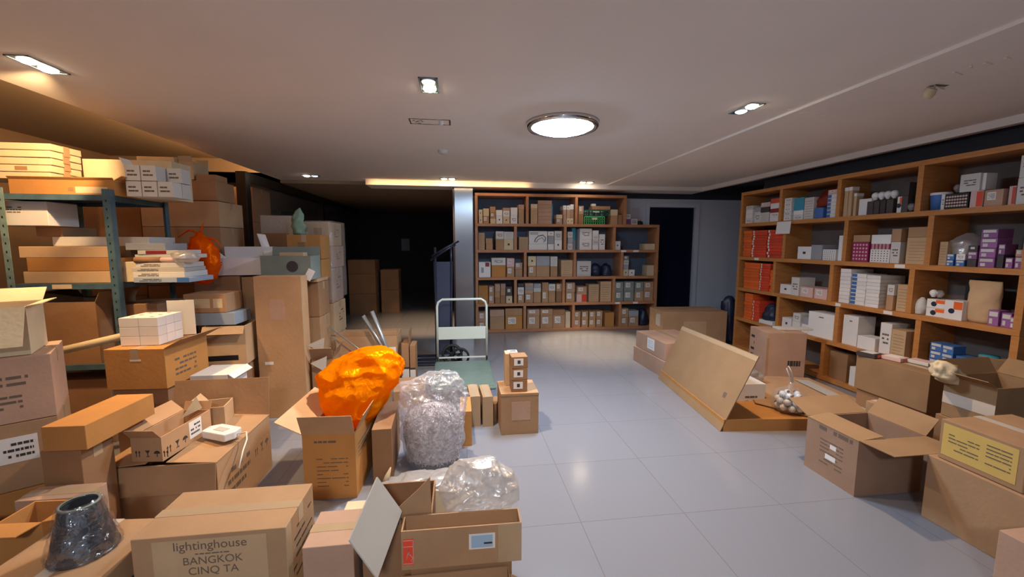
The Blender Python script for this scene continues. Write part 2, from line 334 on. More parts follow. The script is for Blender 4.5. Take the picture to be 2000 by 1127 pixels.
struct('wall_right', MB().box(4.38, 4.48, -3.6, 5.5, 0, 2.6).box(4.48, 5.9, 5.42, 5.5, 0, 2.6), 'walld')
struct('wall_right_far', MB().box(5.8, 5.9, 5.5, 7.4, 0, 2.6), 'wallw')
struct('wall_left', MB().box(-5.2, -5.1, -3.6, 13, 0, 2.9), 'wallb')
struct('wall_front', MB().box(-5.2, 5.9, -3.7, -3.6, 0, 2.9), 'wallw')
struct('wall_recess_end', MB().box(-5.2, -2.74, 6.97, 7.05, 2.45, 2.9), 'ceild')
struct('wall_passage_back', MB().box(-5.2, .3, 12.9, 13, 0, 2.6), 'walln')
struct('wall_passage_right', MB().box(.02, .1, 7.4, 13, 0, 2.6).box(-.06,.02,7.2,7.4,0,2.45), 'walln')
struct('trim_3', MB().box(3.44, 3.51, 7.27, 7.31, 0, 2.26).box(4.43, 4.50, 7.27, 7.31, 0, 2.26).box(3.51, 4.43, 7.27, 7.31, 2.19, 2.26), 'wallw')
d = MB().box(3.53, 4.41, 7.33, 7.37, .01, 2.185).build('door_1', 'doorm'); d['kind'] = 'structure'
MB().tube([(3.62, 7.325, 1.0), (3.62, 7.28, 1.0), (3.74, 7.28, 1.0)], .009).build('door_handle', 'chrome', d)
# stainless clad column at the end of the bookcase
c = tag(empty('steel_column', (.11, 6.99, 0)), 'brushed stainless steel clad column beside the back bookcase', 'column')
MB().box(-.16, .14, -.14, .14, 0, 2.42).build('cladding', 'steel', c, bevel=.004)
MB().box(-.185, -.163, -.142, .14, 0, 2.42).build('corner_trim', 'frame', c)
# ------------------------------------------------------------------ lamps on the ceiling
lp = tag(empty('ceiling_lamp', (.87, 3.44, 2.5)), 'large round lit ceiling lamp with cool white light and chrome rim', 'lamp')
MB().lathe([(.255, -.035), (.285, -.045), (.300, -.028), (.302, 0), (.255, 0), (.255, -.035)], 64).build('rim', 'chrome', lp)
MB().lathe([(.001, -.085), (.08, -.082), (.16, -.071), (.22, -.053), (.258, -.03)], 64).build('diffuser', 'lampem', lp)
MB().box(-.05, .05, -.004, .004, -.0885, -.084, Matrix.Rotation(.6, 4, 'Z')).build('clip', 'chrome', lp)
fill_lamp = tag(empty('ceiling_lamp', (-.1, -1.35, 2.5)), 'round lit ceiling lamp added behind the viewer as fill light', 'lamp')  # unseen lamp added to brighten the fronts that face the camera
MB().lathe([(.255, -.035), (.285, -.045), (.300, -.028), (.302, 0), (.255, 0), (.255, -.035)], 48).build('rim', 'chrome', fill_lamp)
m2 = mat('added_fill_diffuser', (1, 1, 1), .5, emis=(.93, .92, .90), estr=54)
MB().lathe([(.001, -.085), (.08, -.082), (.16, -.071), (.22, -.053), (.258, -.03)], 48).build('diffuser', m2, fill_lamp)
def downlight(key, label, p, rz=0, lit=(1, 1), tw=.115, tl=.245, z=2.5):
    r_ = tag(empty('double_downlight', (p[0], p[1], z), rz), label, 'downlight', 'recessed double downlights')
    h = MB()
    for a in ((-tw/2, -tw/2+.008, -tl/2, tl/2), (tw/2-.008, tw/2, -tl/2, tl/2), (-tw/2, tw/2, -tl/2, -tl/2+.008), (-tw/2, tw/2, tl/2-.008, tl/2)): h.box(*a, -.006, .0)
    h.build('bezel', 'rackl', r_)
    MB().box(-tw/2+.008, tw/2-.008, -tl/2+.008, tl/2-.008, -.003, -.0005).build('recess_plate', 'black', r_)
    for k, s in enumerate((-1, 1)):
        MB().lathe([(.001, -.020), (.025, -.017), (.040, -.009), (.042, -.003)], 24, Matrix.Translation((0, s*tl*.235, 0))).build('bulb', 'warmem' if lit[k] else 'dimbulb', r_)
    if key:
        pw, cone, cc, aim = BEAMS[key]; l = spot((p[0], p[1], z-.03), pw, cone, .8, cc, aim, .04); bpy.context.view_layer.update(); l.parent = r_; l.matrix_parent_inverse = r_.matrix_world.inverted()
downlight('left', 'lit double downlight above the blue rack, glowing warm', at_z(75, 126, 2.5), lit=(1, 1))
q = at_z(75, 126, 2.5); spot((q.x, q.y+.05, 2.46), 52, 70, .5, (1.0, .62, .28), (-3.25, 3.5, 2.0), .03)   # the second bulb, tilted at the rack
downlight('centre', 'double downlight nearest the middle of the ceiling, one bulb lit warm', at_z(838, 166, 2.5), lit=(0, 1))
downlight('right', 'double downlight on the ceiling over the open floor cartons, one bulb lit', at_z(1458, 212, 2.5), lit=(1, 0))
downlight('far_left', 'small far downlight above the black partition frame', at_z(607, 343, 2.5), R(90), lit=(0, 1))
downlight('far_column', 'small far downlight before the steel column', at_z(875, 349, 2.5), R(90))
downlight('far_shelf', 'small far downlight before the back bookcase', at_z(1145, 356, 2.5), R(90))
# marks left on the ceiling
q = at_z(840, 238, 2.5)
t = tag(empty('removed_fixture_mark', (q.x, q.y, 2.5)), 'rough rectangular scar of a removed light on the ceiling with a small socket', 'ceiling mark')
mb = MB(); rnd = random.Random(3)
for (x0, y0, x1, y1) in ((-.16,.07,.16,.07), (-.16,-.07,.16,-.07), (-.16,-.07,-.16,.07), (.16,-.07,.16,.07)):
    for k in range(9):
        a = k/9; b = a+.1; x = x0+(x1-x0)*a; y = y0+(y1-y0)*a; X = x0+(x1-x0)*b; Y = y0+(y1-y0)*b
        j = rnd.uniform(.002, .007); mb.box(min(x, X)-j, max(x, X)+j, min(y, Y)-j, max(y, Y)+j, -.002, .001)
for k in range(8): x = rnd.uniform(-.15, -.07); y = rnd.uniform(-.05, .05); mb.box(x, x+.02, y, y+.01, -.002, .001)
mb.build('exposed_edge', 'scar', t)
MB().lathe([(.018, 0), (.020, -.02), (.013, -.026), (.001, -.026)], 16, Matrix.Translation((.09, -.02, 0))).build('socket', 'white', t)
q = at_z(865, 294, 2.5)
t = tag(empty('smoke_detector', (q.x, q.y, 2.5)), 'small white round detector on the ceiling past the removed fixture mark', 'detector')
MB().lathe([(.055, 0), (.055, -.018), (.04, -.035), (.001, -.038)], 24).build('body', 'offw', t)
q = at_z(1825, 166, 2.482)
t = tag(empty('bare_lamp_socket', (q.x, q.y, 2.482)), 'bare lamp socket hanging by wires from a hole near the right bookcase', 'lamp socket')
MB().lathe([(.026, -.02), (.03, -.05), (.022, -.075), (.001, -.078)], 16, Matrix.Rotation(.5, 4, 'X')).build('socket', 'cream', t)
MB().tube([(0, 0, 0), (.02, .01, -.012), (.0, .02, -.03)], .003, 6).tube([(0, 0, 0), (.09, .03, -.006), (.14, .05, 0)], .003, 6).build('wire', 'cord', t)
MB().box(.0, .09, -.012, .012, -.002, .001).build('hole_edge', 'scar', t)
t = tag(empty('peeling_paint', (0, 0, 2.482)), 'flakes of peeling paint on the ceiling above the right bookcase', 'peeling paint'); mb = MB()
for (u, v, L, a) in ((1870, 143, .10, .3), (1895, 131, .05, .6), (1930, 124, .07, .2), (1968, 113, .05, .2), (1575, 219, .09, -.5), (1600, 224, .07, -.4), (1545, 213, .04, -.5)):
    p = at_z(u, v, 2.482); mb.box(-L/2, L/2, -.006, .006, -.006, -.001, Matrix.Translation((p.x, p.y, 0)) @ Matrix.Rotation(a, 4, 'Z'))
mb.build('flakes', 'flake', t)
# ------------------------------------------------------------------ black framed glass partition and what stands behind it
t = tag(empty('glass_partition', (-2.78, 5.9, 0)), 'tall black framed glass partition running back into the dark passage', 'partition')
MB().box(-.06, .06, -.06, .06, 0, 2.44).build('post', 'frame', t, .003)
MB().box(-.05, .05, .06, 6.2, 2.32, 2.44).build('top_rail', 'frame', t)
MB().box(-.05, .05, .06, 6.2, 0, .08).build('bottom_rail', 'frame', t)
MB().box(-.006, .006, .06, 3.05, .08, 2.32).build('pane', 'glass', t)
MB().box(-.006, .006, 3.15, 6.2, .08, 2.32).build('pane', 'glass', t)
MB().box(-.05, .05, 3.05, 3.15, .08, 2.32).build('post', 'frame', t)
def stack(x0, x1, y0, y1, z, hs, labels, ms, rz=0, name='carton', group=None, **k):
    out = []
    for h, lb, m in zip(hs, labels, ms):
        out.append(carton(name, lb, 'carton', x0, x1, y0, y1, z, h-.004, rz, m, group=group, **k)); z += h
    return out
stack(-3.55, -2.92, 6.45, 7.0, 0, [.6, .6, .62, .5], ['brown carton behind the glass partition, lowest of its stack', 'brown carton behind the glass partition, second of its stack', 'brown carton behind the glass partition, third of its stack', 'brown carton behind the glass, topmost of its stack'], ['kraft', 'kraftd', 'kraft', 'kraft'])
stack(-3.5, -2.95, 7.2, 7.7, 0, [.6, .6], ['dim brown carton behind the glass further back, lower one', 'dim brown carton behind the glass further back, upper one'], ['kraft', 'kraft'])
# cartons far down the passage, in darker card that paints in its gloom
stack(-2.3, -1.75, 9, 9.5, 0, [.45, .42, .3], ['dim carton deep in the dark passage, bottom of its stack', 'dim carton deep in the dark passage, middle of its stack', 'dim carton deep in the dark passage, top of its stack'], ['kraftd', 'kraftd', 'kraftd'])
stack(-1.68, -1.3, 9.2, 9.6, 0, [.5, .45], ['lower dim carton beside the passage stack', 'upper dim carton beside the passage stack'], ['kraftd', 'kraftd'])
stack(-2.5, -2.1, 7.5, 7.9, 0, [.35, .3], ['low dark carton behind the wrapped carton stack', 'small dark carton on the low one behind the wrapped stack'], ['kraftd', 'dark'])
q = at_y(792, 478, 12.89)
o = MB().box(-.12, .12, -.008, 0, -.18, .18).build('paper_notice', 'blueg', None, 0, (q.x, 12.89, q.z)); tag(o, 'small pale notice on the far wall of the dark passage', 'notice')

# ------------------------------------------------------------------ bookcases
def bookcase(label, origin, rz, rows, L_of, zs, depth, wm, bm, tags):
    # local x runs along the front, y goes back; rows: (z0,z1,x0,x1,[dividers])
    r_ = tag(empty('bookcase', origin, rz), label, 'bookcase'); t = .045
    for (x0, x1, z) in L_of: MB().box(x0, x1, 0, depth, z-t/2, z+t/2).build('shelf_board', wm, r_, .002)
    for (z0, z1, x0, x1, dv) in rows:
        for x in dv: MB().box(x-t/2, x+t/2, .002, depth-.002, z0+t/2+.001, z1-t/2-.001).build('divider', wm, r_)
        MB().box(x0+.001, x1-.001, depth, depth+.012, z0, z1).build('back_panel', bm, r_)
    for (x, z, w_, c_) in tags: MB().box(x-w_/2, x+w_/2, -.003, .0, z-.016, z+.016).build('shelf_tag', 'paper', r_)
    return r_
BZ = [.025, .475, .925, 1.385, 1.82, 2.315]
def bx(u, v=500): return at_y(u, v, 6.85).x
Xl, Xr1, Xr2 = .285, 2.885, 3.50
tagx = [(bx(1218, 492), BZ[3], .09, 0), (bx(1242, 491), BZ[3], .10, 0), (bx(1206, 594), BZ[1], .09, 0), (bx(1241, 594), BZ[1], .09, 0)]
BD = [[bx(1025, 620), bx(1120, 620), bx(1211, 620)], [bx(1007, 570), bx(1101, 570), bx(1199, 570)], [bx(1026, 515), bx(1123, 515), bx(1215, 515)],
      [bx(1007, 465), bx(1104, 465), bx(1200, 465)], [bx(1030, 410), bx(1126, 410)]]
rows = []
for i in range(5):
    x1 = Xr1 if i == 4 else Xr2; rows.append((BZ[i], BZ[i+1], Xl, x1, [Xl+.02]+BD[i]+[x1-.022]))
bookcase('wide wooden bookcase against the back wall, full of small cartons', (0, 6.85, 0), 0, rows,
         [(Xl, Xr2, BZ[i]) for i in range(5)]+[(Xl, Xr1, BZ[5])], BZ, .38, 'woodb', 'backp', tagx)
RZ = [.03, .44, .87, 1.31, 1.775, 2.21]
def ry(u, v): return at_x(u, v, 4.0).y
Yf, Yn = 5.46, 2.40
RD = [[ry(1605, 700), ry(1681, 715), 3.05], [ry(1517, 620), ry(1632, 640), ry(1790, 660)], [ry(1511, 540), ry(1622, 550), ry(1777, 570)],
      [ry(1531, 470), ry(1650, 470), ry(1814, 470)], [ry(1524, 400), ry(1637, 390), ry(1795, 370)]]
rows = []
for i in range(5): rows.append((RZ[i], RZ[i+1], 0, Yf-Yn, [.022]+[Yf-y for y in RD[i]]+[Yf-Yn-.022]))
ztag = [(Yf-ry(1758, 517), RZ[3], .09, 0), (Yf-ry(1735, 605), RZ[2], .08, 0), (Yf-ry(1478, 503), RZ[3], .08, 0), (Yf-ry(1637, 594), RZ[2], .06, 0)]
RB = bookcase('long wooden bookcase along the right wall, holding lamps and boxes', (4.0, Yf, 0), R(-90), rows,
         [(0, Yf-Yn, z) for z in RZ], RZ, .36, 'wood', 'backr', ztag)
o = MB().box(-.002, .002, -.11, .11, -.15, 0, Matrix.Rotation(.08, 4, 'Y')).build('paper_notice', 'paper', None, 0, (3.988, ry(1533, 437), 1.785)); tag(o, 'white sheet of paper hanging from the right bookcase above the red trays', 'notice')
# ---- contents
ORD = ['first', 'second', 'third', 'fourth', 'fifth', 'sixth', 'seventh', 'eighth', 'ninth', 'tenth', 'eleventh', 'twelfth']
K = {  # kind: (name, description, material, category, extras)
 'k': ('carton', 'small kraft carton', 'kraft', 'carton', ''), 'kl': ('carton', 'kraft carton with white label', 'kraft', 'carton', 'l'),
 'kd': ('carton', 'dark brown carton', 'kraftd', 'carton', ''), 'kt': ('carton', 'tall kraft carton', 'kraftl', 'carton', 's'),
 'ok': ('carton', 'orange-brown carton', 'orange_k', 'carton', ''), 'okl': ('carton', 'orange-brown carton with label', 'orange_k', 'carton', 'l'),
 'pk': ('carton', 'pinkish carton', 'pinkk', 'carton', ''), 'pkl': ('carton', 'pinkish labelled carton', 'pinkk', 'carton', 'l'),
 'c': ('carton', 'cream carton', 'cream', 'carton', ''), 'cl': ('carton', 'cream carton with a mark', 'cream', 'carton', 'd'),
 'w': ('box', 'white box', 'white', 'box', ''), 'wl': ('box', 'white printed box', 'white', 'box', 'l2'), 'wd': ('box', 'white box with dark dot', 'white', 'box', 'd'),
 'g': ('box', 'grey box', 'grey', 'box', ''), 'gw': ('box', 'off-white box', 'offw', 'box', 'l2'), 'ws': ('box', 'striped white box', 'offw', 'box', 's'),
 'fl': ('flat_box', 'flat kraft box', 'pinkk', 'box', ''), 'wf': ('flat_box', 'flat white box', 'white', 'box', ''), 'bw': ('flat_box', 'flat blue and white box', 'white', 'box', 'b'),
 't': ('box', 'teal box', 'teal', 'box', ''), 'n': ('box', 'dark box', 'dark', 'box', ''), 'nl': ('box', 'dark box with pale print', 'dark', 'box', 'p'),
 'b': ('box', 'blue box', 'blue', 'box', ''), 'bl': ('box', 'blue and white box', 'blue', 'box', 'w'), 'r': ('box', 'red box', 'red', 'box', ''), 'dr': ('box', 'dark red box', 'dred', 'box', ''),
 'rw': ('box', 'red and white box', 'pink', 'box', 'r'), 'wr': ('box', 'white box with red corner', 'white', 'box', 'rc'), 'pw': ('box', 'pink-white box', 'pink', 'box', 'l'),
 'm': ('box', 'magenta patterned box', 'magenta', 'box', 'dots'), 'wp': ('box', 'white patterned box', 'white', 'box', 'pdots'), 'np': ('box', 'black patterned box', 'black', 'box', 'wdots'),
 'pu': ('box', 'purple box', 'purple', 'box', 'w'), 'ow': ('box', 'orange and white box', 'white', 'box', 'ow'), 'gr': ('carton', 'grey-brown labelled carton', 'greyb', 'carton', 'l'),
 'rt': ('red_tray', 'red tray', 'red', 'tray', 'e'), 'ot': ('orange_tray', 'orange-red tray', 'orr', 'tray', ''), 'pic': ('picture_box', 'white box with line drawing', 'white', 'box', 'pic'),
 'kc': ('tube_box', 'kraft tube with white cap', 'kraftl', 'tube', 'cap'),
}
def deco(o, dim, ex, sd=0):
    if ex == 'l': sticker(o, dim, 'f', .15, .62, .38, .86, 'paper', marks=4, mm='fink')
    elif ex == 'l2': lines(o, dim, 'f', .2, .8, .3, .7, 3, 'fink', cols=3)
    elif ex == 'd' and dim[2] > .2: sticker(o, dim, 'f', .42, .6, .80, .84, 'fink', 'printed_mark')
    elif ex == 'd': sticker(o, dim, 'f', .4, .6, .42, .6, 'ink', 'printed_mark')
    elif ex == 's': lines(o, dim, 'f', .12, .9, .1, .9, 7, 'fink', cols=1, fill=.1)
    elif ex == 'b': sticker(o, dim, 'f', .0, .35, .1, .9, 'blue', 'printed_panel')
    elif ex == 'p': sticker(o, dim, 'f', .25, .7, .4, .75, 'offw', 'printed_mark')
    elif ex == 'w': sticker(o, dim, 'f', .1, .9, .6, .9, 'offw', 'printed_band'); sticker(o, dim, 'f', .15, .45, .12, .45, 'offw', 'printed_mark')
    elif ex == 'r': sticker(o, dim, 'f', .5, .98, .05, .95, 'red', 'printed_panel')
    elif ex == 'rc': sticker(o, dim, 'f', .55, .9, .7, .97, 'dred', 'printed_panel'); sticker(o, dim, 'f', .2, .42, .3, .65, 'grey', 'printed_mark')
    elif ex == 'ow': sticker(o, dim, 'f', .5, .98, .55, .95, 'orr', 'printed_panel'); dots(o, dim, .25, .45, .022, 1, 1, 'navy')
    elif ex == 'dots': dots(o, dim, .12, .14, .010, 5, 5, 'pink')
    elif ex == 'pdots': dots(o, dim, .12, .14, .005, 6, 5, 'ink')
    elif ex == 'wdots': dots(o, dim, .1, .2, .008, 8, 4, 'pink')
    elif ex == 'e': sticker(o, dim, 'f', .0, .10, .1, .9, 'white', 'white_edge')
    elif ex == 'cap': MB().box(-dim[0]/2-.001, dim[0]/2+.001, -dim[1]/2-.001, dim[1]/2, dim[2]*.88, dim[2]+.001).build('cap', 'white', o)
    elif ex == 'pic':
        lines(o, dim, 'f', .05, .5, .72, .92, 2, 'fink', cols=4); mx = fmat(dim, 'f'); a, b = dim[0], dim[2]
        MB().tube([mx @ Vector((x*a, y*b, .002)) for x, y in ((.3,.15),(.35,.4),(.5,.62),(.75,.7),(.9,.5),(.88,.2))], .006, 6).tube([mx @ Vector((x*a, y*b, .002)) for x, y in ((.38,.12),(.5,.35),(.7,.5),(.82,.3),(.8,.12))], .004, 6).build('line_drawing', 'ink', o)
def dots(o, dim, u0, v0, r, nx, nz, m):
    mx = fmat(dim, 'f'); mb = MB()
    for i in range(nx):
        for j in range(nz):
            c_ = mx @ Vector(((u0+(1-2*u0)*(i/max(1, nx-1) if nx > 1 else .5))*dim[0] if nx > 1 else .4*dim[0], (v0+(1-2*v0)*(j/max(1, nz-1)))*dim[2] if nz > 1 else .45*dim[2], 0))
            mb.slab([c_+mx.to_3x3() @ Vector((r*math.cos(a*math.pi/5), r*math.sin(a*math.pi/5), 0)) for a in range(10)], mx.to_3x3() @ Vector((0, 0, 1)), .001)
    mb.build('printed_dots', m, o)
def words(s): return len(s.split())
def put(kind, frame, x, w_, y, d_, z, h, where, label=None, group=None, rz=0):
    nm, desc, m, cat, ex = K[kind]
    o = MB().box(-w_/2, w_/2, -d_/2, d_/2, 0, h-.002).build(nm, m, None, .0015 if h > .05 else 0)
    p = frame @ Vector((x+w_/2, y+d_/2, z)); o.location = p; o.rotation_euler = (0, 0, frame.to_euler().z+rz)
    lb = label or f'{desc} {where}'; tag(o, lb, cat, group); deco(o, (w_, d_, h-.002), ex); return o
def fill(frame, case, zb, row, bay, cols, front=.02):
    rn = random.Random(row+bay); k = 0; n = len(cols)
    for (x0, x1, items, *opt) in cols:
        dep = opt[0] if opt else rn.uniform(.2, .28); fy = front+rn.uniform(0, .03)+(opt[1] if len(opt) > 1 else 0); z = zb+.023
        for j, (h, kind) in enumerate(items):
            tier = '' if len(items) == 1 else (', lowest' if j == 0 else ', topmost' if j == len(items)-1 else f', {ORD[j]} up')
            nth = f'only pile' if n == 1 else f'{ORD[k]} pile'
            wh = f'in {nth}{tier}, {row} row {bay} bay, {case}'
            put(kind, frame, x0+.002, x1-x0-.004, fy, dep, z, h, wh, rz=rn.uniform(-.02, .02)); z += h
        k += 1
FB = Matrix.Translation((0, 6.85, 0)); FR_ = Matrix.Translation((4.0, 0, 0)) @ Matrix.Rotation(R(-90), 4, 'Z')
S5 = .00172
def zb(zu, dv=500): return bx(900+zu/5, dv)
def C5(dv, *cols):
    return [(zb(max(a, 174), dv), zb(b, dv), [(h*S5, k) for h, k in it], *o) for a, b, it, *o in cols]
cb = 'back bookcase'
fill(FB, cb, BZ[4], 'top', 'first', C5(410, (162,214,[(65,'cl'),(68,'cl')]), (218,277,[(72,'kl'),(72,'c')]), (288,342,[(50,'c'),(55,'kl'),(58,'k')]), (346,410,[(76,'wd'),(56,'w')]), (415,482,[(68,'cl'),(58,'wl'),(28,'pk')]), (488,556,[(80,'wl'),(76,'w')]), (566,620,[(135,'kt'),(50,'pk')])))
fill(FB, cb, BZ[4], 'top', 'second', C5(410, (686,752,[(150,'kt'),(42,'c')]), (756,893,[(38,'fl')]*6), (898,925,[(210,'t')],.1,.15), (935,996,[(55,'pkl'),(38,'c')]), (1003,1035,[(95,'pk'),(45,'pk'),(42,'wd')]), (1038,1074,[(60,'cl'),(80,'pk'),(42,'wd')]), (1076,1112,[(60,'cl'),(85,'pk'),(50,'w')])))
fill(FB, cb, BZ[4], 'top', 'third', C5(410, (1155,1205,[(100,'kd'),(80,'pkl')]), (1475,1540,[(90,'k'),(60,'c')]), (1545,1588,[(98,'kd')])))
fill(FB, cb, BZ[3], 'second', 'first', C5(465, (168,238,[(165,'kt')]), (245,312,[(60,'k'),(52,'k')]), (342,420,[(104,'k'),(76,'gw')]), (422,520,[(104,'cl'),(72,'ws')])))
fill(FB, cb, BZ[3], 'second', 'second', C5(465, (570,662,[(126,'kt')]), (668,850,[(58,'wf'),(126,'pic')]), (853,912,[(58,'w'),(80,'g'),(44,'wd')]), (918,992,[(98,'wd'),(88,'gw')])))
fill(FB, cb, BZ[3], 'second', 'third', C5(465, (1050,1100,[(62,'gw'),(58,'g'),(60,'gw')]), (1104,1145,[(110,'g'),(110,'t')],.1,.1), (1168,1288,[(104,'wl'),(108,'wl')]), (1294,1352,[(50,'w'),(50,'gw'),(48,'wl'),(46,'w')]), (1358,1416,[(156,'wl')])))
fill(FB, cb, BZ[3], 'second', 'fourth', C5(465, (1515,1572,[(88,'wd')]), (1815,1910,[(62,'c')])))
fill(FB, cb, BZ[2], 'third', 'first', C5(515, (172,292,[(150,'wr')]), (302,442,[(118,'ok'),(72,'gw')]), (450,526,[(100,'kl'),(86,'pw')]), (534,606,[(78,'k'),(64,'pkl')])))
fill(FB, cb, BZ[2], 'third', 'second', C5(515, (662,740,[(110,'kl'),(95,'cl')]), (742,872,[(110,'k'),(95,'g')]), (880,948,[(104,'k'),(98,'ws')]), (985,1100,[(165,'kt')])))
fill(FB, cb, BZ[2], 'third', 'third', C5(515, (1142,1282,[(156,'gw')])))
fill(FB, cb, BZ[2], 'third', 'fourth', C5(515, (1597,1648,[(70,'cl'),(46,'g'),(46,'gw'),(44,'gr')]), (1654,1712,[(64,'wd')]), (1832,1900,[(108,'c')])))
fill(FB, cb, BZ[1], 'fourth', 'first', C5(570, (165,268,[(180,'ok')]), (274,328,[(84,'pkl'),(90,'kl')]), (334,386,[(60,'kd'),(60,'k'),(76,'pk')]), (390,440,[(80,'kd'),(64,'k'),(52,'pk')]), (444,506,[(74,'cl'),(92,'nl')])))
fill(FB, cb, BZ[1], 'fourth', 'second', C5(570, (560,622,[(86,'kl'),(72,'gw'),(40,'n')]), (630,712,[(96,'kl'),(36,'fl'),(36,'g'),(30,'pk')]), (716,788,[(110,'k'),(40,'ws'),(44,'g')]), (796,858,[(120,'kl'),(84,'k')]), (862,928,[(120,'k'),(66,'gw')]), (938,992,[(112,'kd'),(78,'kl')])))
fill(FB, cb, BZ[1], 'fourth', 'third', C5(570, (1030,1118,[(104,'kl'),(96,'pkl')]), (1138,1236,[(84,'rw'),(76,'kl')]), (1256,1356,[(180,'kt')]), (1372,1478,[(208,'kt')])))
fill(FB, cb, BZ[1], 'fourth', 'fourth', C5(570, (1512,1594,[(104,'gr'),(100,'gr')]), (1602,1698,[(106,'gr'),(100,'gr')]), (1706,1788,[(104,'kl'),(98,'gr')]), (1794,1888,[(108,'kl'),(92,'kl')])))
fill(FB, cb, BZ[0], 'bottom', 'first', C5(620, (170,255,[(84,'kl'),(96,'pkl')]), (286,428,[(132,'k'),(66,'pk')]), (438,606,[(138,'okl'),(70,'k')])))
fill(FB, cb, BZ[0], 'bottom', 'second', C5(620, (652,774,[(134,'kl'),(62,'pkl')]), (780,902,[(134,'kl'),(62,'kl')]), (906,1024,[(138,'kl'),(50,'kd')]), (1028,1076,[(164,'c')])))
fill(FB, cb, BZ[0], 'bottom', 'third', C5(620, *[(a, a+62, [(84,'kl'),(82,'kl')]) for a in (1114,1186,1258,1330)], (1412,1502,[(150,'ok')])))
fill(FB, cb, BZ[0], 'bottom', 'fourth', C5(620, (1572,1642,[(98,'kl'),(90,'kl')]), (1646,1742,[(104,'kl'),(60,'g')])))
# special things on the back bookcase
def basket(label, x0, x1, z0, h, m, y0=6.875):
    r_ = tag(empty('plastic_basket', ((x0+x1)/2, y0+.13, z0)), label, 'basket'); w2 = (x1-x0)/2; b = MB()
    b.box(-w2, w2, -.12, .12, 0, .006)
    for s in (-1, 1): b.box(-w2, w2, s*.12-.003, s*.12+.003, h-.02, h); b.box(s*w2-.003, s*w2+.003, -.12, .12, h-.02, h)
    n = 9
    for i in range(n+1):
        x = -w2+2*w2*i/n
        for s in (-1, 1): b.box(x-.008, x+.008, s*.12-.003, s*.12+.003, .005, h-.02)
    for zz in (.3, .55): b.box(-w2, w2, -.123, -.117, h*zz, h*zz+.012)
    b.build('basket_body', m, r_); MB().box(-w2*.25, w2*.25, -.127, -.121, h*.55, h*.8).build('handle_panel', 'offw', r_); return r_
zt = BZ[4]+.024
basket('bright green plastic basket, top row third bay of back bookcase', zb(1215, 410), zb(1412, 410), zt, .14, 'green')
basket('dark green plastic basket stacked on the bright green one', zb(1208, 410), zb(1450, 410), zt+.145, .10, 'dgreen')
for k in range(4):
    x = zb(1225+k*52, 410); o, _ = simple('bulb_box', f'small pale bulb box standing in the dark green basket, {ORD[k]} from the column side', 'box', x, x+.055, 6.92, 6.98, zt+.153, .085, 'offw')
x0, x1 = zb(1292, 410), zb(1470, 410)
simple('flat_box', 'long flat kraft box lying across the dark green basket', 'box', x0, x1, 6.90, 7.1, zt+.25, .06, 'k' if 0 else 'kraft')
simple('box', 'tiny white box on the long flat kraft box, top row', 'box', x0, x0+.075, 6.93, 7.0, zt+.312, .04, 'white')
# things standing on the step of the back bookcase
zs_ = BZ[4]+.024
for i, (a, b, h, m, lb) in enumerate(((1614, 1668, .095, 'purple', 'small purple and white box on the bookcase step beside the top row'), (1680, 1742, .10, 'offw', 'small white tilted box on the bookcase step'), (1622, 1672, .08, 'offw', 'small white box on top of the purple one on the bookcase step'))):
    z = zs_ if i < 2 else zs_+.10
    o, dm = simple('box', lb, 'box', zb(a, 410), zb(b, 410), 6.9, 7.05, z, h, m); lines(o, dm, 'f', .15, .85, .2, .8, 3, 'ink', cols=3)
o = tag(empty('lamp_base', (zb(1780, 410), 7.0, zs_)), 'small black lamp base on the bookcase step', 'lamp')
MB().lathe([(.001, 0), (.07, 0), (.07, .05), (.045, .07), (.001, .072)], 24).build('base', 'black', o); MB().lathe([(.03, .0725), (.03, .09), (.001, .092)], 16).build('cap', 'gold', o)
o = tag(empty('clear_case', (zb(1720, 410), 7.09, zs_)), 'tall clear plastic case behind the small boxes on the bookcase step', 'case')
MB().box(-.12, .12, -.05, .05, 0, .30).build('shell', 'clear', o); MB().box(-.10, .10, -.03, .03, .0, .012).build('base', 'grey', o)
def lump(name, label, cat, c_, rings, m, **k):
    o = blob(rings, **k).build(name, m, None, 0, c_); tag(o, label, cat); return o
for k, (a, rr) in enumerate(((1345, .105), (1450, .095))):
    lump('navy_bag', f'dark navy plastic bag in third row third bay, {"nearer the column" if k == 0 else "nearer the door"}', 'bag', (zb(a, 515), 7.02, BZ[2]+.024), [(0, rr*.9, .1, 0, 0), (.08, rr, .11, 0, 0), (.17, rr*.8, .08, 0, 0), (.22, .02, .02, 0, 0)], 'navy', n=32, amp=.012, seed=k+3)
lump('navy_bag', 'dark navy plastic bag in bottom row fourth bay of back bookcase', 'bag', (zb(1810, 620), 7.02, BZ[0]+.024), [(0, .09, .1, 0, 0), (.1, .10, .11, 0, 0), (.24, .07, .08, 0, 0), (.3, .02, .02, 0, 0)], 'navy', n=32, amp=.014, seed=9)
o = tag(empty('antenna_stand', (zb(1590, 465), 7.05, BZ[3]+.024)), 'bundle of thin wires standing beside the dotted white box', 'wire bundle')
for k in range(5): MB().tube([(k*.012, 0, 0), (k*.03+.02, 0, .12), (k*.035-.02, .02, .26-.02*k)], .0035, 6).build('wire', 'dark', o)

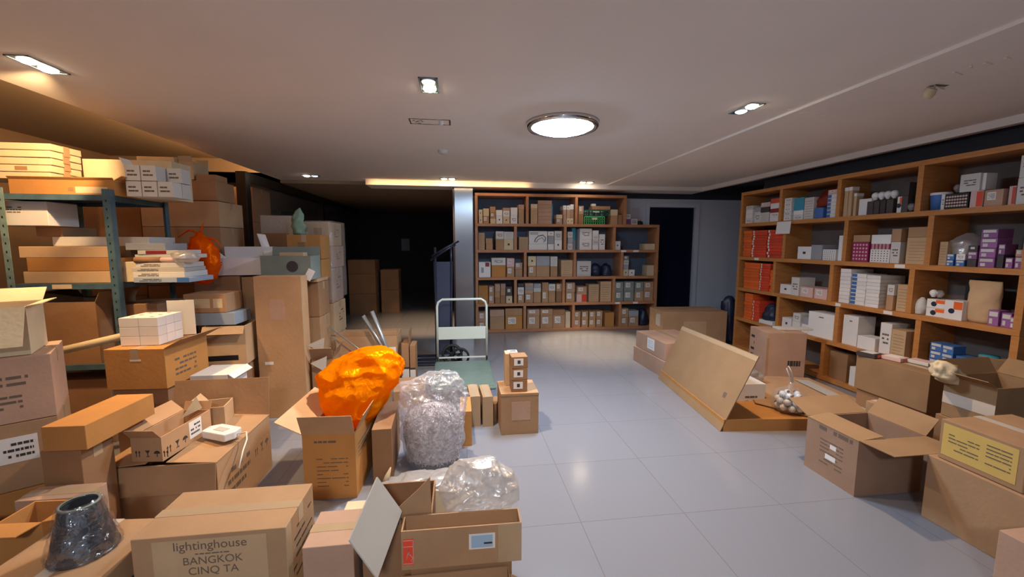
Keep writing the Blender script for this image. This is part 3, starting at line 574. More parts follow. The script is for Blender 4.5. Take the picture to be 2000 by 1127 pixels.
# ---- right bookcase: columns given by the pixel columns of their front, turned into metres along the shelf
def CR(v, *cols):
    return [(-ry(a, v), -ry(b, v), [(h, k) for h, k in it], *o) for a, b, it, *o in cols]
cr = 'right bookcase'
fill(FR_, cr, RZ[4], 'top', 'first', CR(425, (1453,1466,[(.07,'wl'),(.06,'w'),(.06,'w'),(.05,'gw')]), (1467,1479,[(.15,'gw'),(.06,'g')]), (1480,1497,[(.13,'ws'),(.07,'n'),(.06,'pw')]), (1499,1517,[(.055,'wf'),(.06,'wl'),(.05,'dr'),(.07,'w'),(.06,'r')])))
fill(FR_, cr, RZ[4], 'top', 'second', CR(420, (1527,1541,[(.055,'wl')]*5), (1543,1562,[(.06,'wl'),(.055,'w'),(.15,'t')]), (1564,1583,[(.25,'ws')],.2), (1587,1604,[(.12,'b')]), (1607,1628,[(.042,'bw')]*6+[(.05,'pw')])))
fill(FR_, cr, RZ[4], 'top', 'third', CR(415, (1641,1649,[(.30,'kc')],.08), (1650,1657,[(.30,'kc')],.08), (1658,1664,[(.23,'kc')],.08), (1668,1692,[(.165,'w')],.26), (1742,1752,[(.15,'ow')]), (1753,1766,[(.15,'n'),(.12,'n')])))
fill(FR_, cr, RZ[4], 'top', 'fourth', CR(400, (1830,1838,[(.13,'wl')],.12), (1839,1886,[(.125,'np')],.14), (1888,1914,[(.13,'rw')],.14), (1916,1953,[(.125,'pkl')],.14), (1957,1972,[(.14,'rw')],.14), (1974,2005,[(.19,'gw'),(.16,'gw')],.14)))
fill(FR_, cr, RZ[3], 'second', 'second', CR(500, (1551,1577,[(.15,'wd')]), (1578,1600,[(.17,'g'),]), (1601,1627,[(.12,'wp')]), (1629,1642,[(.27,'w')])))
fill(FR_, cr, RZ[3], 'second', 'third', CR(505, (1656,1688,[(.20,'m'),(.07,'k')]), (1691,1729,[(.13,'wp'),(.05,'m'),(.09,'w')]), (1731,1750,[(.20,'gw'),(.12,'k')]), (1762,1804,[(.24,'kt'),(.09,'k')])))
fill(FR_, cr, RZ[3], 'second', 'fourth', CR(515, (1822,1838,[(.20,'kt')],.1), (1841,1856,[(.05,'bl'),(.05,'bl')],.1), (1858,1876,[(.05,'bl'),(.05,'wl')],.1), (1880,1899,[(.06,'n'),(.06,'pu'),(.05,'nl')],.1), (1903,1936,[(.075,'pu')]*3+[(.07,'pu')],.14), (1938,1952,[(.10,'n'),(.08,'pu')],.12), (1955,1970,[(.08,'pu')],.1), (1972,1990,[(.09,'pu'),(.05,'pkl')],.1)))
fill(FR_, cr, RZ[2], 'third', 'second', CR(575, (1517,1538,[(.12,'wd')]), (1540,1556,[(.22,'gw')]), (1558,1583,[(.12,'pw')]), (1585,1611,[(.12,'pw')])))
fill(FR_, cr, RZ[2], 'third', 'third', CR(590, (1629,1650,[(.04,'wf')]*9), (1652,1681,[(.04,'bw')]*8), (1684,1711,[(.035,'wf')]*9), (1726,1740,[(.14,'k'),(.10,'gw')]), (1742,1768,[(.25,'kt')])))
fill(FR_, cr, RZ[2], 'third', 'fourth', CR(620, (1798,1835,[(.075,'ow'),(.075,'ow')],.13), (1837,1873,[(.16,'ow')],.13), (1920,1942,[(.12,'pu')],.1), (1945,1966,[(.11,'pu')],.1), (1968,1984,[(.09,'pu')],.1)))
fill(FR_, cr, RZ[1], 'fourth', 'second', CR(645, (1521,1539,[(.14,'wd')],.15), (1541,1556,[(.12,'w'),(.10,'gw')],.15), (1558,1570,[(.11,'wl'),(.09,'g')],.1), (1572,1622,[(.28,'wd')],.2), ))
fill(FR_, cr, RZ[1], 'fourth', 'third', CR(670, (1637,1667,[(.31,'wd')],.2), (1670,1705,[(.13,'w')],.15), (1709,1732,[(.30,'wl')],.2), (1735,1764,[(.26,'kt')],.2)))
fill(FR_, cr, RZ[1], 'fourth', 'fourth', CR(690, (1806,1830,[(.07,'bl')]*3,.12), (1832,1856,[(.07,'bl')]*3,.12), (1858,1880,[(.07,'b')]*2,.12), (1925,1965,[(.17,'k')],.15)))
fill(FR_, cr, RZ[0], 'bottom', 'first', CR(720, (1612,1648,[(.30,'kd')],.2), (1656,1676,[(.20,'w')],.2)))
# red trays fill the first bay of rows two to four
for ri, (u0, um, u1, v, rw) in enumerate(((1450, 1466, 1495, 470, 'second'), (1450, 1480, 1500, 540, 'third'), (1450, 1466, 1480, 605, 'fourth'))):
    zb0 = RZ[3-ri]+.024
    for ci, (a, b, kd, n) in enumerate(((u0, um, 'ot', 9), (um+1, u1, 'rt', 11 if ri < 2 else 7)) + (((1497, 1526, 'rt', 9),) if ri == 0 else ((1501, 1508, 'ot', 7),) if ri == 1 else ())):
        hh = .36/(n if n > 8 else 9)
        g = f'{K[kd][1]}s piled in {rw} row first bay, pile {ORD[ci]}'
        for k in range(n):
            x0, x1 = -ry(a, v), -ry(b, v)
            put(kd, FR_, x0+.003, x1-x0-.006, .015+random.uniform(0, .018), .26, zb0+k*hh, hh, '', f'{K[kd][1]}, {ORD[k]} from the bottom, {ORD[ci]} pile, {rw} row first bay, right bookcase', g)
lump('dark_blue_bundle', 'dark blue wrapped bundle among the red trays, fourth row', 'bundle', (4.13, ry(1492, 615), RZ[1]+.024), [(0,.1,.1,0,0),(.1,.12,.11,0,0),(.2,.09,.08,0,0),(.26,.03,.03,0,0)], 'navy', n=32, amp=.02, seed=5)
put('wf', FR_, -ry(1482, 640), .24, -.005, .09, RZ[1]+.024, .05, '', 'flat white box at the edge of the fourth row below the red trays')
# bulbs, bags and tubs
def bulb_thing(label, p, s=.05, m='bulb', cap='gold', name='globe_bulb', group=None):
    r_ = tag(empty(name, p), label, 'light bulb', group)
    MB().lathe([(.001, 0), (s*.3, s*.02), (s*.42, s*.15), (s*.42, s*.35)], 16).build('cap', cap, r_)
    MB().lathe([(s*.42, s*.35), (s*.55, s*.6), (s*.92, s*1.2), (s, s*1.65), (s*.85, s*2.15), (s*.5, s*2.5), (.001, s*2.62)], 24).build('glass', m, r_)
for k, u in enumerate((1697, 1709, 1721, 1733)):
    y = ry(u, 380); zz = RZ[4]+.024
    simple('bulb_box', f'black bulb box under a frosted bulb, {ORD[k]} from the white carton', 'box', 4.03, 4.15, y-.035, y+.035, zz, .13, 'dark', group=None)
    bulb_thing(f'frosted bulb with dark gold cap on its black box, {ORD[k]} from the white carton', (4.08, y, zz+.131), .033)
bulb_thing('clear bulb in the top row beside the red topped jar', (4.05, ry(1772, 395), RZ[4]+.024), .03, 'clear', 'black')
o = tag(empty('storage_jar', (4.15, ry(1779, 395), RZ[4]+.18)), 'clear jar with a red lid high in top row third bay', 'jar')
MB().lathe([(.001, 0), (.05, 0), (.05, .10), (.045, .11)], 20).build('body', 'clear', o); MB().lathe([(.052, .10), (.052, .13), (.001, .135)], 20).build('lid', 'dred', o)
o = simple('box', 'black box under the red lidded jar', 'box', 4.10, 4.21, ry(1779, 395)-.05, ry(1779, 395)+.05, RZ[4]+.024, .154, 'dark')
o = tag(empty('paint_tub', (4.1, ry(1817, 400), RZ[4]+.024)), 'blue round tub with a white lid, top row fourth bay', 'tub')
MB().lathe([(.001, 0), (.058, 0), (.066, .13)], 32).build('tub', 'blue', o); MB().lathe([(.069, .128), (.070, .148), (.001, .152)], 32).build('lid', 'white', o)
put('gw', FR_, -ry(1866, 385), .13, .03, .12, RZ[4]+.151, .14, '', 'white cube box on the black patterned box, top row')
put('w', FR_, -ry(1896, 385), .05, .05, .1, RZ[4]+.156, .13, '', 'slim white box standing on the red and white box')
bulb_thing('dark clear bulb standing on the patterned box beside the blue tub', (4.10, ry(1850, 385), RZ[4]+.151), .03, 'clear', 'black')
r_ = lump('plastic_bag', 'translucent red plastic bag in the top row second bay', 'bag', (4.16, ry(1597, 400), RZ[4]+.15), [(0,.10,.12,0,0),(.08,.11,.14,0,0),(.16,.07,.09,0,0),(.21,.02,.02,0,0)], 'rbag', n=32, amp=.012, seed=2)
lump('plastic_bag', 'clear bag stuffed with a kraft carton, second row fourth bay', 'bag', (4.18, ry(1857, 470), RZ[3]+.024), [(0,.1,.08,0,0),(.1,.11,.1,0,0),(.2,.1,.1,0,0),(.27,.02,.02,0,0)], 'milky', n=32, amp=.014, seed=12)
lump('paper_bag', 'standing brown kraft paper bag with clear top, third row fourth bay', 'bag', (4.12, ry(1900, 560), RZ[2]+.024), [(0,.05,.10,0,0),(.1,.06,.105,0,0),(.22,.05,.105,0,0),(.33,.02,.10,0,0)], 'kraftl', n=40, amp=.006, seed=14)
lump('plastic_bag', 'white and black crumpled bag at the divider, third row', 'bag', (4.07, ry(1787, 600), RZ[2]+.024), [(0,.04,.03,0,0),(.05,.05,.04,0,0),(.12,.03,.03,0,0),(.15,.01,.01,0,0)], 'offw', n=28, amp=.01, seed=15)
for k, u in enumerate((1806, 1818)):
    bulb_thing(f'round bulb standing on the orange and white boxes, {["paler","darker"][k]} one', (4.09, ry(u, 575), RZ[2]+.176), .028, 'bulb' if k == 0 else 'clear', 'black')
simple('box', 'tall black box with white mark behind the orange boxes', 'box', 4.2, 4.3, ry(1862, 570)-.06, ry(1862, 570)+.06, RZ[2]+.024, .33, 'black')
o = MB().box(-.06, .06, -.05, .05, 0, .03).build('green_tray', 'dgreen', None, .002, (4.27, ry(1955, 600), RZ[2]+.024+.12)); tag(o, 'dark green tray behind the purple cup boxes', 'tray')
simple('box', 'dark box under the green tray, third row fourth bay', 'box', 4.2, 4.33, ry(1955, 600)-.07, ry(1955, 600)+.07, RZ[2]+.024, .118, 'dark')
o = tag(empty('paint_tub', (4.16, ry(1900, 690), RZ[1]+.024)), 'round blue tub in the fourth row beside the blue boxes', 'tub')
MB().lathe([(.001, 0), (.05, 0), (.055, .15)], 28).build('tub', 'blue', o); MB().lathe([(.058, .148), (.059, .17), (.001, .175)], 28).build('lid', 'teal', o)
# ------------------------------------------------------------------ blue rack on the left and its load
rk = tag(empty('storage_rack', (-2.79, 3.6, 0)), 'blue painted steel storage rack loaded with flat boxes', 'rack')
for sx, mt in ((-1, 'rackl'), (1, 'rack')):
    for sy in (-1, 1):
        b = MB(); x = sx*.325; y = sy*.30
        b.box(x-.022, x+.022, y-.002, y+.002, 0, 1.89); b.box(x+sx*.020, x+sx*.024, min(y, y-sy*.045), max(y, y-sy*.045), 0, 1.89)
        if sy < 0:
            b.m2 = (len(b.f), 'black')
            for k in range(30): b.box(x-.004, x+.004, y-.0028, y-.0020, .06+k*.06, .075+k*.06)
        b.build('post', mt, rk)
for z in (.62, 1.215, 1.845):
    b = MB().box(-.32, .32, -.295, .295, z-.004, z+.004)
    for s in (-1, 1): b.box(-.32, .32, s*.295-.002, s*.295+.002, z-.035, z+.004); b.box(s*.32-.002, s*.32+.002, -.295, .295, z-.035, z+.004)
    b.build('shelf_deck', 'rack', rk)
MB().box(-.07, .05, -.306, -.3, 1.185, 1.215).build('shelf_tag', 'cream', rk)
T = 1.851
r_, d = carton('open_tray_carton', 'long shallow brown carton torn open on top of the blue rack', 'carton', -3.1, -2.44, 3.352, 3.56, T, .105, 0, 'orange_k', True, [('r', .06, 60), ('f', .02, 40)])
sticker(r_, d, 'f', .62, .93, .12, .55, 'cream'); sticker(r_, d, 'f', .55, .6, .25, .5, 'kraftd', 'printed_mark')
for k in range(5):
    r_, d = carton('long_flat_box', f'long flat box in the brightly lit stack on the rack, {ORD[k]} from below', 'box', -3.42, -2.84+.004*k, 3.36, 3.60, T+.107+k*.05, .045, .8*((k*7) % 3-1), 'cream', tape='x', tm='kraft')
    if k == 1: sticker(r_, d, 'f', .62, .75, .2, .8, 'kraftd', 'printed_mark')
r_, d = carton('long_white_box', 'long white carton behind the brown tray on the rack', 'carton', -2.84, -2.22, 3.62, 3.86, T, .30, 0, 'cream', tape=None)
lines(r_, d, 'f', .78, .9, .5, .8, 3)
for i in range(3):
    for j in range(2):
        for k in range(2):
            if k == 1 and (i, j) == (2, 0): continue
            x = -2.40+i*.105; y = 3.40+j*.11; z = T+k*.115
            o, dm = simple('small_white_box', f'small white box on rack top corner, {["lower","upper"][k]} layer, {["front","rear"][j]} row, {ORD[i]} along', 'box', x, x+.10, y, y+.105, z, .11, 'offw')
            lines(o, dm, 'f', .15, .8, .25, .75, 2, cols=2)
            if (i, j, k) == (0, 0, 1): MB().box(-.003, .0, -.05, .05, 0, .06, Matrix.Translation((-.05, 0, .11)) @ Matrix.Rotation(-.5, 4, 'Y')).build('flap', 'white', o)
T2 = 1.221
for k, (x0, x1, h, m, nm) in enumerate(((-3.08, -2.50, .085, 'kraftl', 'light'), (-3.05, -2.47, .095, 'orange_k', 'orange-brown'), (-3.09, -2.52, .08, 'kraftl', 'pale'))):
    z = T2 + sum((.087, .097, .082)[:k]); r_, d = carton('long_flat_carton', f'{nm} long flat carton on the middle deck of the rack, {["lowest","second","topmost"][k]}', 'carton', x0, x1, 3.35, 3.80, z, h, 0, m, tape='x')
z = T2+.266
carton('long_flat_carton', 'grey white long box above the kraft ones on the rack', 'carton', -3.0, -2.35, 3.5, 3.8, z, .07, 0, 'offw', tape=None)
r_, d = carton('carton', 'brown carton under the white tilted one on the rack', 'carton', -3.1, -2.93, 3.5, 3.8, z+.073, .07, 0, 'kraftd', tape=None)
r_, d = carton('white_carton', 'white carton tilted high at the rack post, beside the frame edge', 'carton', -3.28, -2.89, 3.36, 3.6, z+.146, .17, 0, 'white', tape=None); lines(r_, d, 'f', .2, .6, .5, .8, 3)
r_, d = carton('white_carton', 'pale carton on the middle deck behind the right post', 'carton', -2.52, -2.38, 3.40, 3.8, T2, .15, 4, 'cream', tape=None)
o = tag(empty('rolled_poster', (-2.36, 3.36, T2+.165)), 'brown roll lying among the white packs on the rack', 'roll')
MB().tube([(0, 0, 0), (.16, .02, 0)], .022, 16).build('roll', 'kraftd', o); MB().tube([(.161, .02, 0), (.26, .03, 0)], .018, 16).build('cap', 'pink', o)
yz = T2
for k, (x0, x1, h, m, ds) in enumerate(((-2.36, -1.98, .035, 'blueg', 'blue-ended flat printed pack'), (-2.37, -2.02, .04, 'offw', 'flat pale printed pack'), (-2.38, -2.03, .03, 'lgrey', 'thin grey flat pack'), (-2.36, -2.04, .035, 'offw', 'flat printed pack with dark picture'))):
    o, dm = simple('blister_pack', f'{ds} jutting from the rack middle deck', 'pack', x0, x1, 3.33+.01*k, 3.62, yz, h, m, rz=(k*2-3)*.7); yz += h+.001
    lines(o, dm, 'f', .1, .5, .2, .8, 2, 'ink', cols=3)
    if k == 0: sticker(o, dm, 'f', .78, 1, .0, 1, 'blue', 'printed_panel')
z0 = yz+.03
for k, (x0, x1, h, m, ds) in enumerate(((-2.4, -2.06, .03, 'offw', 'white flat pack under the red marked one'), (-2.38, -2.1, .03, 'offw', 'flat pack with a dark red mark'), (-2.46, -2.2, .05, 'grey', 'grey flat box topmost on the middle deck packs'))):
    o, dm = simple('blister_pack', f'{ds}, blue rack', 'pack', x0, x1, 3.42, 3.7, z0, h, m, rz=3*(k-1)); z0 += h+.002
    if k == 1: sticker(o, dm, 'f', .2, .7, .1, .9, 'dred', 'printed_panel')
lump('plastic_bag', 'crumpled clear bag of white parts hanging over the rack packs', 'bag', (-2.06, 3.42, T2+.145), [(0,.07,.06,0,0),(.03,.10,.08,0,0),(.07,.08,.06,0,0),(.09,.02,.02,0,0)], 'milky', n=32, amp=.016, seed=21)
# stuff on the lower deck and under it
carton('carton', 'brown carton standing open on the low rack deck beside the left stack', 'carton', -3.0, -2.62, 3.32, 3.7, .625, .46, 0, 'kraftd', True, [('l', .08, 35), ('r', .08, 25)])
carton('carton', 'dim brown carton on the low rack deck behind the blue post', 'carton', -2.60, -2.30, 3.45, 3.8, .625, .42, 0, 'kraftd')
carton('carton', 'dark carton under the low rack deck', 'carton', -3.05, -2.6, 3.35, 3.8, 0, .5, 0, 'kraftd')
o = tag(empty('paper_roll', (-2.62, 2.98, .80)), 'long white paper roll slanting out of the rack', 'roll')
MB().tube([(0, 0, 0), (.42, .28, .09)], .026, 20).build('roll', 'cream', o)
MB().tube([(-.001, -.0006, 0), (.004, .003, .001)], .015, 16).build('roll_hole', 'dark', o)
# wall of cartons behind the rack
g = None
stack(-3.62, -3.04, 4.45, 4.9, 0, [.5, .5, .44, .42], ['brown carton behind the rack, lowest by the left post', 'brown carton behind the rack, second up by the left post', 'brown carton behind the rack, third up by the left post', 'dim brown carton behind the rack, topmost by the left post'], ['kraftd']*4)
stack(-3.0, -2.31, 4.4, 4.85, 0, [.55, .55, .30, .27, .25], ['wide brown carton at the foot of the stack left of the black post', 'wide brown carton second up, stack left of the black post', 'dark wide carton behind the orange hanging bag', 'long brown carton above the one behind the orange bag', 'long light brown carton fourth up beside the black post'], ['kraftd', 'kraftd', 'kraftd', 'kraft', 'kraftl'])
zt = 1.925
for (x0, x1, h, m, lb) in ((-2.98, -2.73, .20, 'cream', 'cream carton low in the pale pair on the tall stack'), (-2.72, -2.60, .17, 'kraftl', 'pale kraft carton beside the cream carton, tall stack'), (-2.59, -2.33, .19, 'kraft', 'brown carton next to the black post, top of the tall stack')):
    carton('carton', lb, 'carton', x0, x1, 4.42, 4.75, zt, h, 0, m, tape=None)
carton('white_carton', 'large pale carton topmost on the tall stack under the ceiling', 'carton', -3.0, -2.68, 4.41, 4.8, zt+.202, .20, 0, 'cream', tape=None)
carton('carton', 'warm lit open carton beside the pale topmost carton', 'carton', -2.66, -2.54, 4.45, 4.7, zt+.202, .17, 0, 'cream', True, [('f', .05, 15), ('b', .06, 10)])
carton('carton', 'small flat carton on top next to the black post', 'carton', -2.52, -2.34, 4.45, 4.65, zt+.192, .06, 0, 'kraft', tape=None)
# second line of stacks: orange bag, white open box, green-grey open box
stack(-2.62, -2.36, 3.98, 4.25, 0, [.5, .5], ['brown carton low under the hanging orange bag', 'brown carton upright under the hanging orange bag'], ['kraftd', 'kraftd'], tape=None)
carton('flat_pack', 'pale blue flat pack lying across the hand hole carton', 'pack', -2.12, -1.80, 3.54, 3.80, .852, .10, 0, 'blueg', tape=None)
r_, d = carton('carton', 'kraft carton with cream labels on the pale blue flat pack', 'carton', -2.17, -1.86, 3.54, 3.8, .955, .15, 0, 'kraft', tape=None); sticker(r_, d, 'f', .05, .62, .25, .75, 'cream', 'label'); sticker(r_, d, 'f', .70, .92, .25, .75, 'cream', 'label')
stack(-2.34, -1.96, 3.98, 4.3, 0, [.42, .40, .40], ['brown carton at the base of the stack under the white open box', 'brown carton in the middle under the white open box', 'brown carton directly under the white open box'], ['kraft', 'kraftd', 'kraft'], tape='y')
stack(-1.945, -1.74, 3.98, 4.3, 0, [.62, .59], ['narrow brown carton low beside the tall upright carton', 'narrow brown carton with a small white label beside the tall upright one'], ['kraft', 'kraft'], tape=None)
r_, d = carton('open_white_box', 'open white box with raised flaps on the brown stack', 'box', -2.18, -1.75, 3.98, 4.25, 1.224, .155, 6, 'white', True, [('l', .15, 48), ('b', .10, -5)])
lines(r_, d, 'f', .03, .18, .3, .8, 4, 'fink', cols=2)
MB().slab([(.13, .12, .155), (.20, .12, .155), (.13, .16, .37), (.06, .15, .38)], (0, 1, 0), .004).build('flap', 'white', r_, recalc=True)
o, dm = simple('small_white_box', 'little white box with an outlet print above the grey green box', 'box', -1.72, -1.64, 4.16, 4.24, 1.224, .24, 'white'); sticker(o, dm, 'f', .35, .65, .76, .8, 'ink', 'printed_mark'); sticker(o, dm, 'f', .35, .65, .86, .9, 'ink', 'printed_mark')
stack(-1.72, -1.30, 4.02, 4.32, 0, [.46, .36, .33], ['brown carton low behind the tall upright carton', 'brown carton second behind the tall upright carton', 'brown carton with dark seams under the grey green box'], ['kraftd', 'kraft', 'kraftd'])
carton('flat_lining_board', 'thin board under the grey green box', 'board', -1.74, -1.30, 4.0, 4.32, 1.151, .03, 0, 'kraft', tape=None)
r_, d = carton('open_grey_box', 'open grey green box with a dark round mark on its side', 'box', -1.74, -1.31, 3.9, 4.13, 1.184, .215, -2, 'greyb', True, [('b', .08, 10)])
mx = fmat(d, 'f'); MB().slab([mx @ Vector((.27+.05*math.cos(a*math.pi/12), .12+.05*math.sin(a*math.pi/12), 0)) for a in range(24)], (0, -1, 0), .0015).build('round_mark', 'dark', r_)
simple('kraft_envelope', 'bundle of brown envelopes inside the grey green box', 'envelope', -1.60, -1.40, 3.95, 4.08, 1.192, .235, 'kraftl', rz=3)
for k, (u, v, s) in enumerate(((1, .1, 1), (.42, .02, .7), (.13, .02, .6))):
    pass
o = MB().box(-.03, .03, -.004, .004, -.05, .05, Matrix.Rotation(.5, 4, 'Y')).build('paper_tag', 'white', None, 0, (-1.325, 3.875, 1.23)); tag(o, 'white paper tag hanging at the corner of the grey green box', 'tag')
# orange bag hanging from the rack
hb = blob([(0, .03, .02, 0, 0), (.05, .11, .07, 0, 0), (.18, .145, .08, 0, 0), (.30, .12, .07, 0, 0), (.38, .07, .04, 0, 0), (.44, .015, .012, .0, 0)], n=44, amp=.018, seed=31, flat=False).build('plastic_bag', 'obagd', None, 0, (-2.16, 3.80, 1.16)); tag(hb, 'deep orange plastic bag hanging behind the open white box', 'bag')
MB().tube([(.0, 0, .43), (-.09, .02, .46), (-.20, .05, .40)], [.012, .008, .003], 8).tube([(.0, 0, .43), (.04, 0, .52)], [.01, .003], 8).tube([(.0, 0, .40), (.12, .0, .38), (.16, .0, .33)], [.012, .008, .003], 8).build('bag_handle', 'obagd', hb)
# ------------------------------------------------------------------ wrapped column of cartons
z = 0
for k, h in enumerate((.50, .36, .385, .24, .26)):
    m = ['kraftl', 'kraftl', 'pinkk', 'pinkk', 'kraftl'][k]
    r_, d = carton('carton', f'stretch wrapped pale carton, {["lowest", "second", "third", "fourth", "topmost"][k]} of the wrapped column by the dark passage', 'carton', -1.78+.01*(k % 2), -1.37+.015*(k % 2), 4.66, 5.12, z, h-.005, .8*(k % 3-1), m, tape='x')
    lines(r_, d, 'r', .4, .8, .35, .75, 4, 'fink', cols=2); z += h
    if k == 4:
        sticker(r_, d, 'f', .62, .82, .05, .75, 'kraftd'); sticker(r_, d, 'f', .62, .82, -.1, .04, 'paper')
b = MB(); zz = [.9+.05*i for i in range(18)]
n = 60; vs = []; pts = []
for i, z_ in enumerate(zz):
    for j in range(n):
        a = 2*math.pi*j/n; cx, cy = math.cos(a), math.sin(a); q = max(abs(cx)/.225, abs(cy)/.255); x, y = cx/q, cy/q
        k = .008*noise.noise(Vector((x*9, y*9, z_*5)))+.008; l = (x*x+y*y)**.5; vs.append((x*(1+k/l), y*(1+k/l), z_))
wb = MB().add(vs, [(i*n+j, i*n+(j+1) % n, (i+1)*n+(j+1) % n, (i+1)*n+j) for i in range(len(zz)-1) for j in range(n)], True).build('stretch_film', 'wrap', None, 0, (-1.565, 4.89, 0)); tag(wb, 'clear stretch film wound around the upper wrapped cartons', 'plastic film')
z = 0
for k, h in enumerate((.40, .38, .37)):
    m = ['kraftd', 'kraft', 'orange_k'][k]
    r_, d = carton('carton', f'brown carton in the column before the wrapped one, {["lowest","second","third"][k]} up', 'carton', -1.78, -1.40, 4.34, 4.61, z, h-.004, 0, m); z += h
r_, d = carton('carton', 'brown lit carton on top of the column before the wrapped one', 'carton', -1.70, -1.36, 4.32, 4.61, z, .20, 0, 'orange_k', tape='y')
r_, d = carton('carton', 'open topped kraft carton beside the wrapped top carton', 'carton', -1.68, -1.36, 4.34, 4.62, z+.204, .24, 0, 'orange_k', False, tape='y'); sticker(r_, d, 'f', .32, .52, .5, .7, 'kraftd', 'printed_mark')
# cloth bundle and translucent box seen above
o = blob([(0, .05, .04, 0, 0), (.08, .06, .05, 0, 0), (.16, .05, .05, .0, 0), (.24, .03, .03, .01, 0), (.27, .008, .008, .02, 0)], n=28, amp=.022, seed=41).build('cloth_bundle', 'leaf', None, 0, (-1.62, 4.50, 1.60)); tag(o, 'pale green cloth bundle sticking up behind the wrapped top carton', 'cloth')
r_, d = carton('carton', 'tan carton with torn tape behind the open white box', 'carton', -2.2, -1.86, 4.95, 5.3, 0, 1.62, 0, 'kraft', tape='x')
o = MB().box(-.16, .16, -.15, .15, 0, .2).build('clear_bin', 'milky', None, .004, (-2.03, 5.12, 1.622)); tag(o, 'cloudy plastic bin high on the tan carton', 'bin')
# ------------------------------------------------------------------ tall upright carton and cartons around it
r_, d = carton('tall_carton', 'tall narrow upright carton standing on the floor with a faded square label', 'carton', -1.70, -1.32, 3.66, 3.80, 0, 1.235, -2, 'kraft', tape=None)
sticker(r_, d, 'f', .30, .62, .70, .84, 'pinkk', 'label'); sticker(r_, d, 'f', .14, .32, .385, .405, 'paper', 'label'); sticker(r_, d, 'r', .0, .10, .0, 1, 'tape', 'tape')
r_, d = carton('carton', 'kraft carton with a hand hole beside the tall upright carton', 'carton', -2.04, -1.74, 3.52, 3.82, .525, .32, 5, 'kraftl', True, [('f', .07, 150)])
sticker(r_, d, 'f', .0, .8, .12, .25, 'black', 'dark_gap')
carton('carton', 'brown carton under the hand hole one', 'carton', -2.05, -1.76, 3.5, 3.85, 0, .52, 0, 'kraftd')
r_, d = carton('carton', 'brown closed carton under the open flap carton before the rack', 'carton', -2.26, -1.92, 2.93, 3.3, 0, .55, -3, 'kraftd')
r_, d = carton('carton', 'kraft carton with a raised flap beneath the white box block', 'carton', -2.27, -1.90, 2.9, 3.32, .555, .27, -3, 'orange_k', False, [('r', .13, 62, dict(m='kraft'))], tape='y'); lines(r_, d, 'r', .2, .7, .2, .7, 4)
sticker(r_, d, 'f', .42, .6, .70, .74, 'paper', 'label')
for i in range(2):
    for j in range(3):
        for k in range(3):
            x = -2.235+i*.118; y = 2.99+j*.082; z = .828+k*.063
            o, dm = simple('small_white_box', f'white box in block before blue post, {["lowest","middle","top"][k]} layer, {["first","second"][i]} column, {ORD[j]} row', 'box', x, x+.116, y, y+.08, z, .0615, 'white', group='white box block before the blue post')
            if k == 2: sticker(o, dm, 't', .4, .6, .4, .6, 'kraftd', 'printed_mark')
o, dm = simple('folded_leaflet', 'white leaflet sticking up behind the white box block', 'paper', -2.13, -1.96, 3.3, 3.305, .83, .26, 'offw', rz=10)
carton('carton', 'brown carton under the little white box near the tall upright one', 'carton', -1.86, -1.60, 2.98, 3.26, 0, .475, 0, 'kraftd')
r_, d = carton('white_carton', 'small white carton with a ragged flap before the tall upright carton', 'box', -1.84, -1.60, 3.0, 3.26, .478, .125, 0, 'white', False, [('r', .05, 130)], tape=None); sticker(r_, d, 'f', .68, .82, .30, .36, 'ink', 'printed_mark')
# ------------------------------------------------------------------ big left stack of cartons, rotated
for k, (h, z, lb) in enumerate(((.335, 0, 'orange-brown carton at the foot of the big left stack'), (.325, .338, 'carton with a white label, middle of the big left stack'), (.31, .666, 'large taped carton with faded print, upper of the big left stack'))):
    r_, d = carton('carton', lb, 'carton', -2.55, -2.03, 2.04, 2.42, z, h, 34, ['orange_k', 'kraft', 'pinkk'][k], tape='x')
    if k == 1: sticker(r_, d, 'f', .62, .86, .42, .80, 'paper', marks=3, mm='ink'); lines(r_, d, 'f', .2, .45, .3, .7, 3)
    if k == 2: lines(r_, d, 'f', .25, .85, .55, .75, 2, 'fink', cols=6); lines(r_, d, 'f', .5, .8, .2, .45, 3, 'fink', cols=3); sticker(r_, d, 'f', .28, .42, .42, .5, 'pinkk', 'label')
r_, d = carton('beige_carton', 'pale beige carton with a lowered flap on the big left stack', 'carton', -2.52, -2.08, 2.08, 2.36, .979, .23, 30, 'cream', True, [('f', .20, 150), ('b', .12, 60), ('r', .05, 80)]); 
lines(r_, d, 'f', .6, .9, .8, .9, 1, 'ink', cols=3)
# ------------------------------------------------------------------ cartons in front, lower left
r_, d = carton('carton', 'brown carton under the long orange lit carton', 'carton', -1.88, -1.715, 2.02, 2.19, 0, .575, -2, 'kraftd', tape='x')
r_, d = carton('long_carton', 'long closed carton lit orange on top, pointing away', 'carton', -1.845, -1.665, 2.0, 2.40, .58, .115, -2, 'orange_k', tape=None)
r_, d = carton('carton', 'large open carton with a tall raised back flap and hanging cord gadget', 'carton', -1.84, -1.27, 2.22, 2.83, 0, .37, 0, 'kraft', True, [('b', .25, 6, dict(name='flap')), ('r', .24, -86), ('l', .24, -86), ('f', .15, 172, dict(m='kraft'))])
sticker(r_, d, 'r', .32, .42, .2, .75, 'fink', 'printed_mark') if 0 else lines(r_, d, 'r', .15, .55, .3, .75, 3, 'fink', cols=6)
icons(r_, d, 'r', .65, .5, .05, 'fink', 3)
r_, d = carton('small_open_carton', 'small open carton with arrow and glass symbols and a wing flap', 'carton', -1.665, -1.51, 2.24, 2.60, .385, .13, -6, 'kraft', True, [('f', .07, 38, dict(taper=.0)), ('l', .09, 50), ('b', .05, 20)])
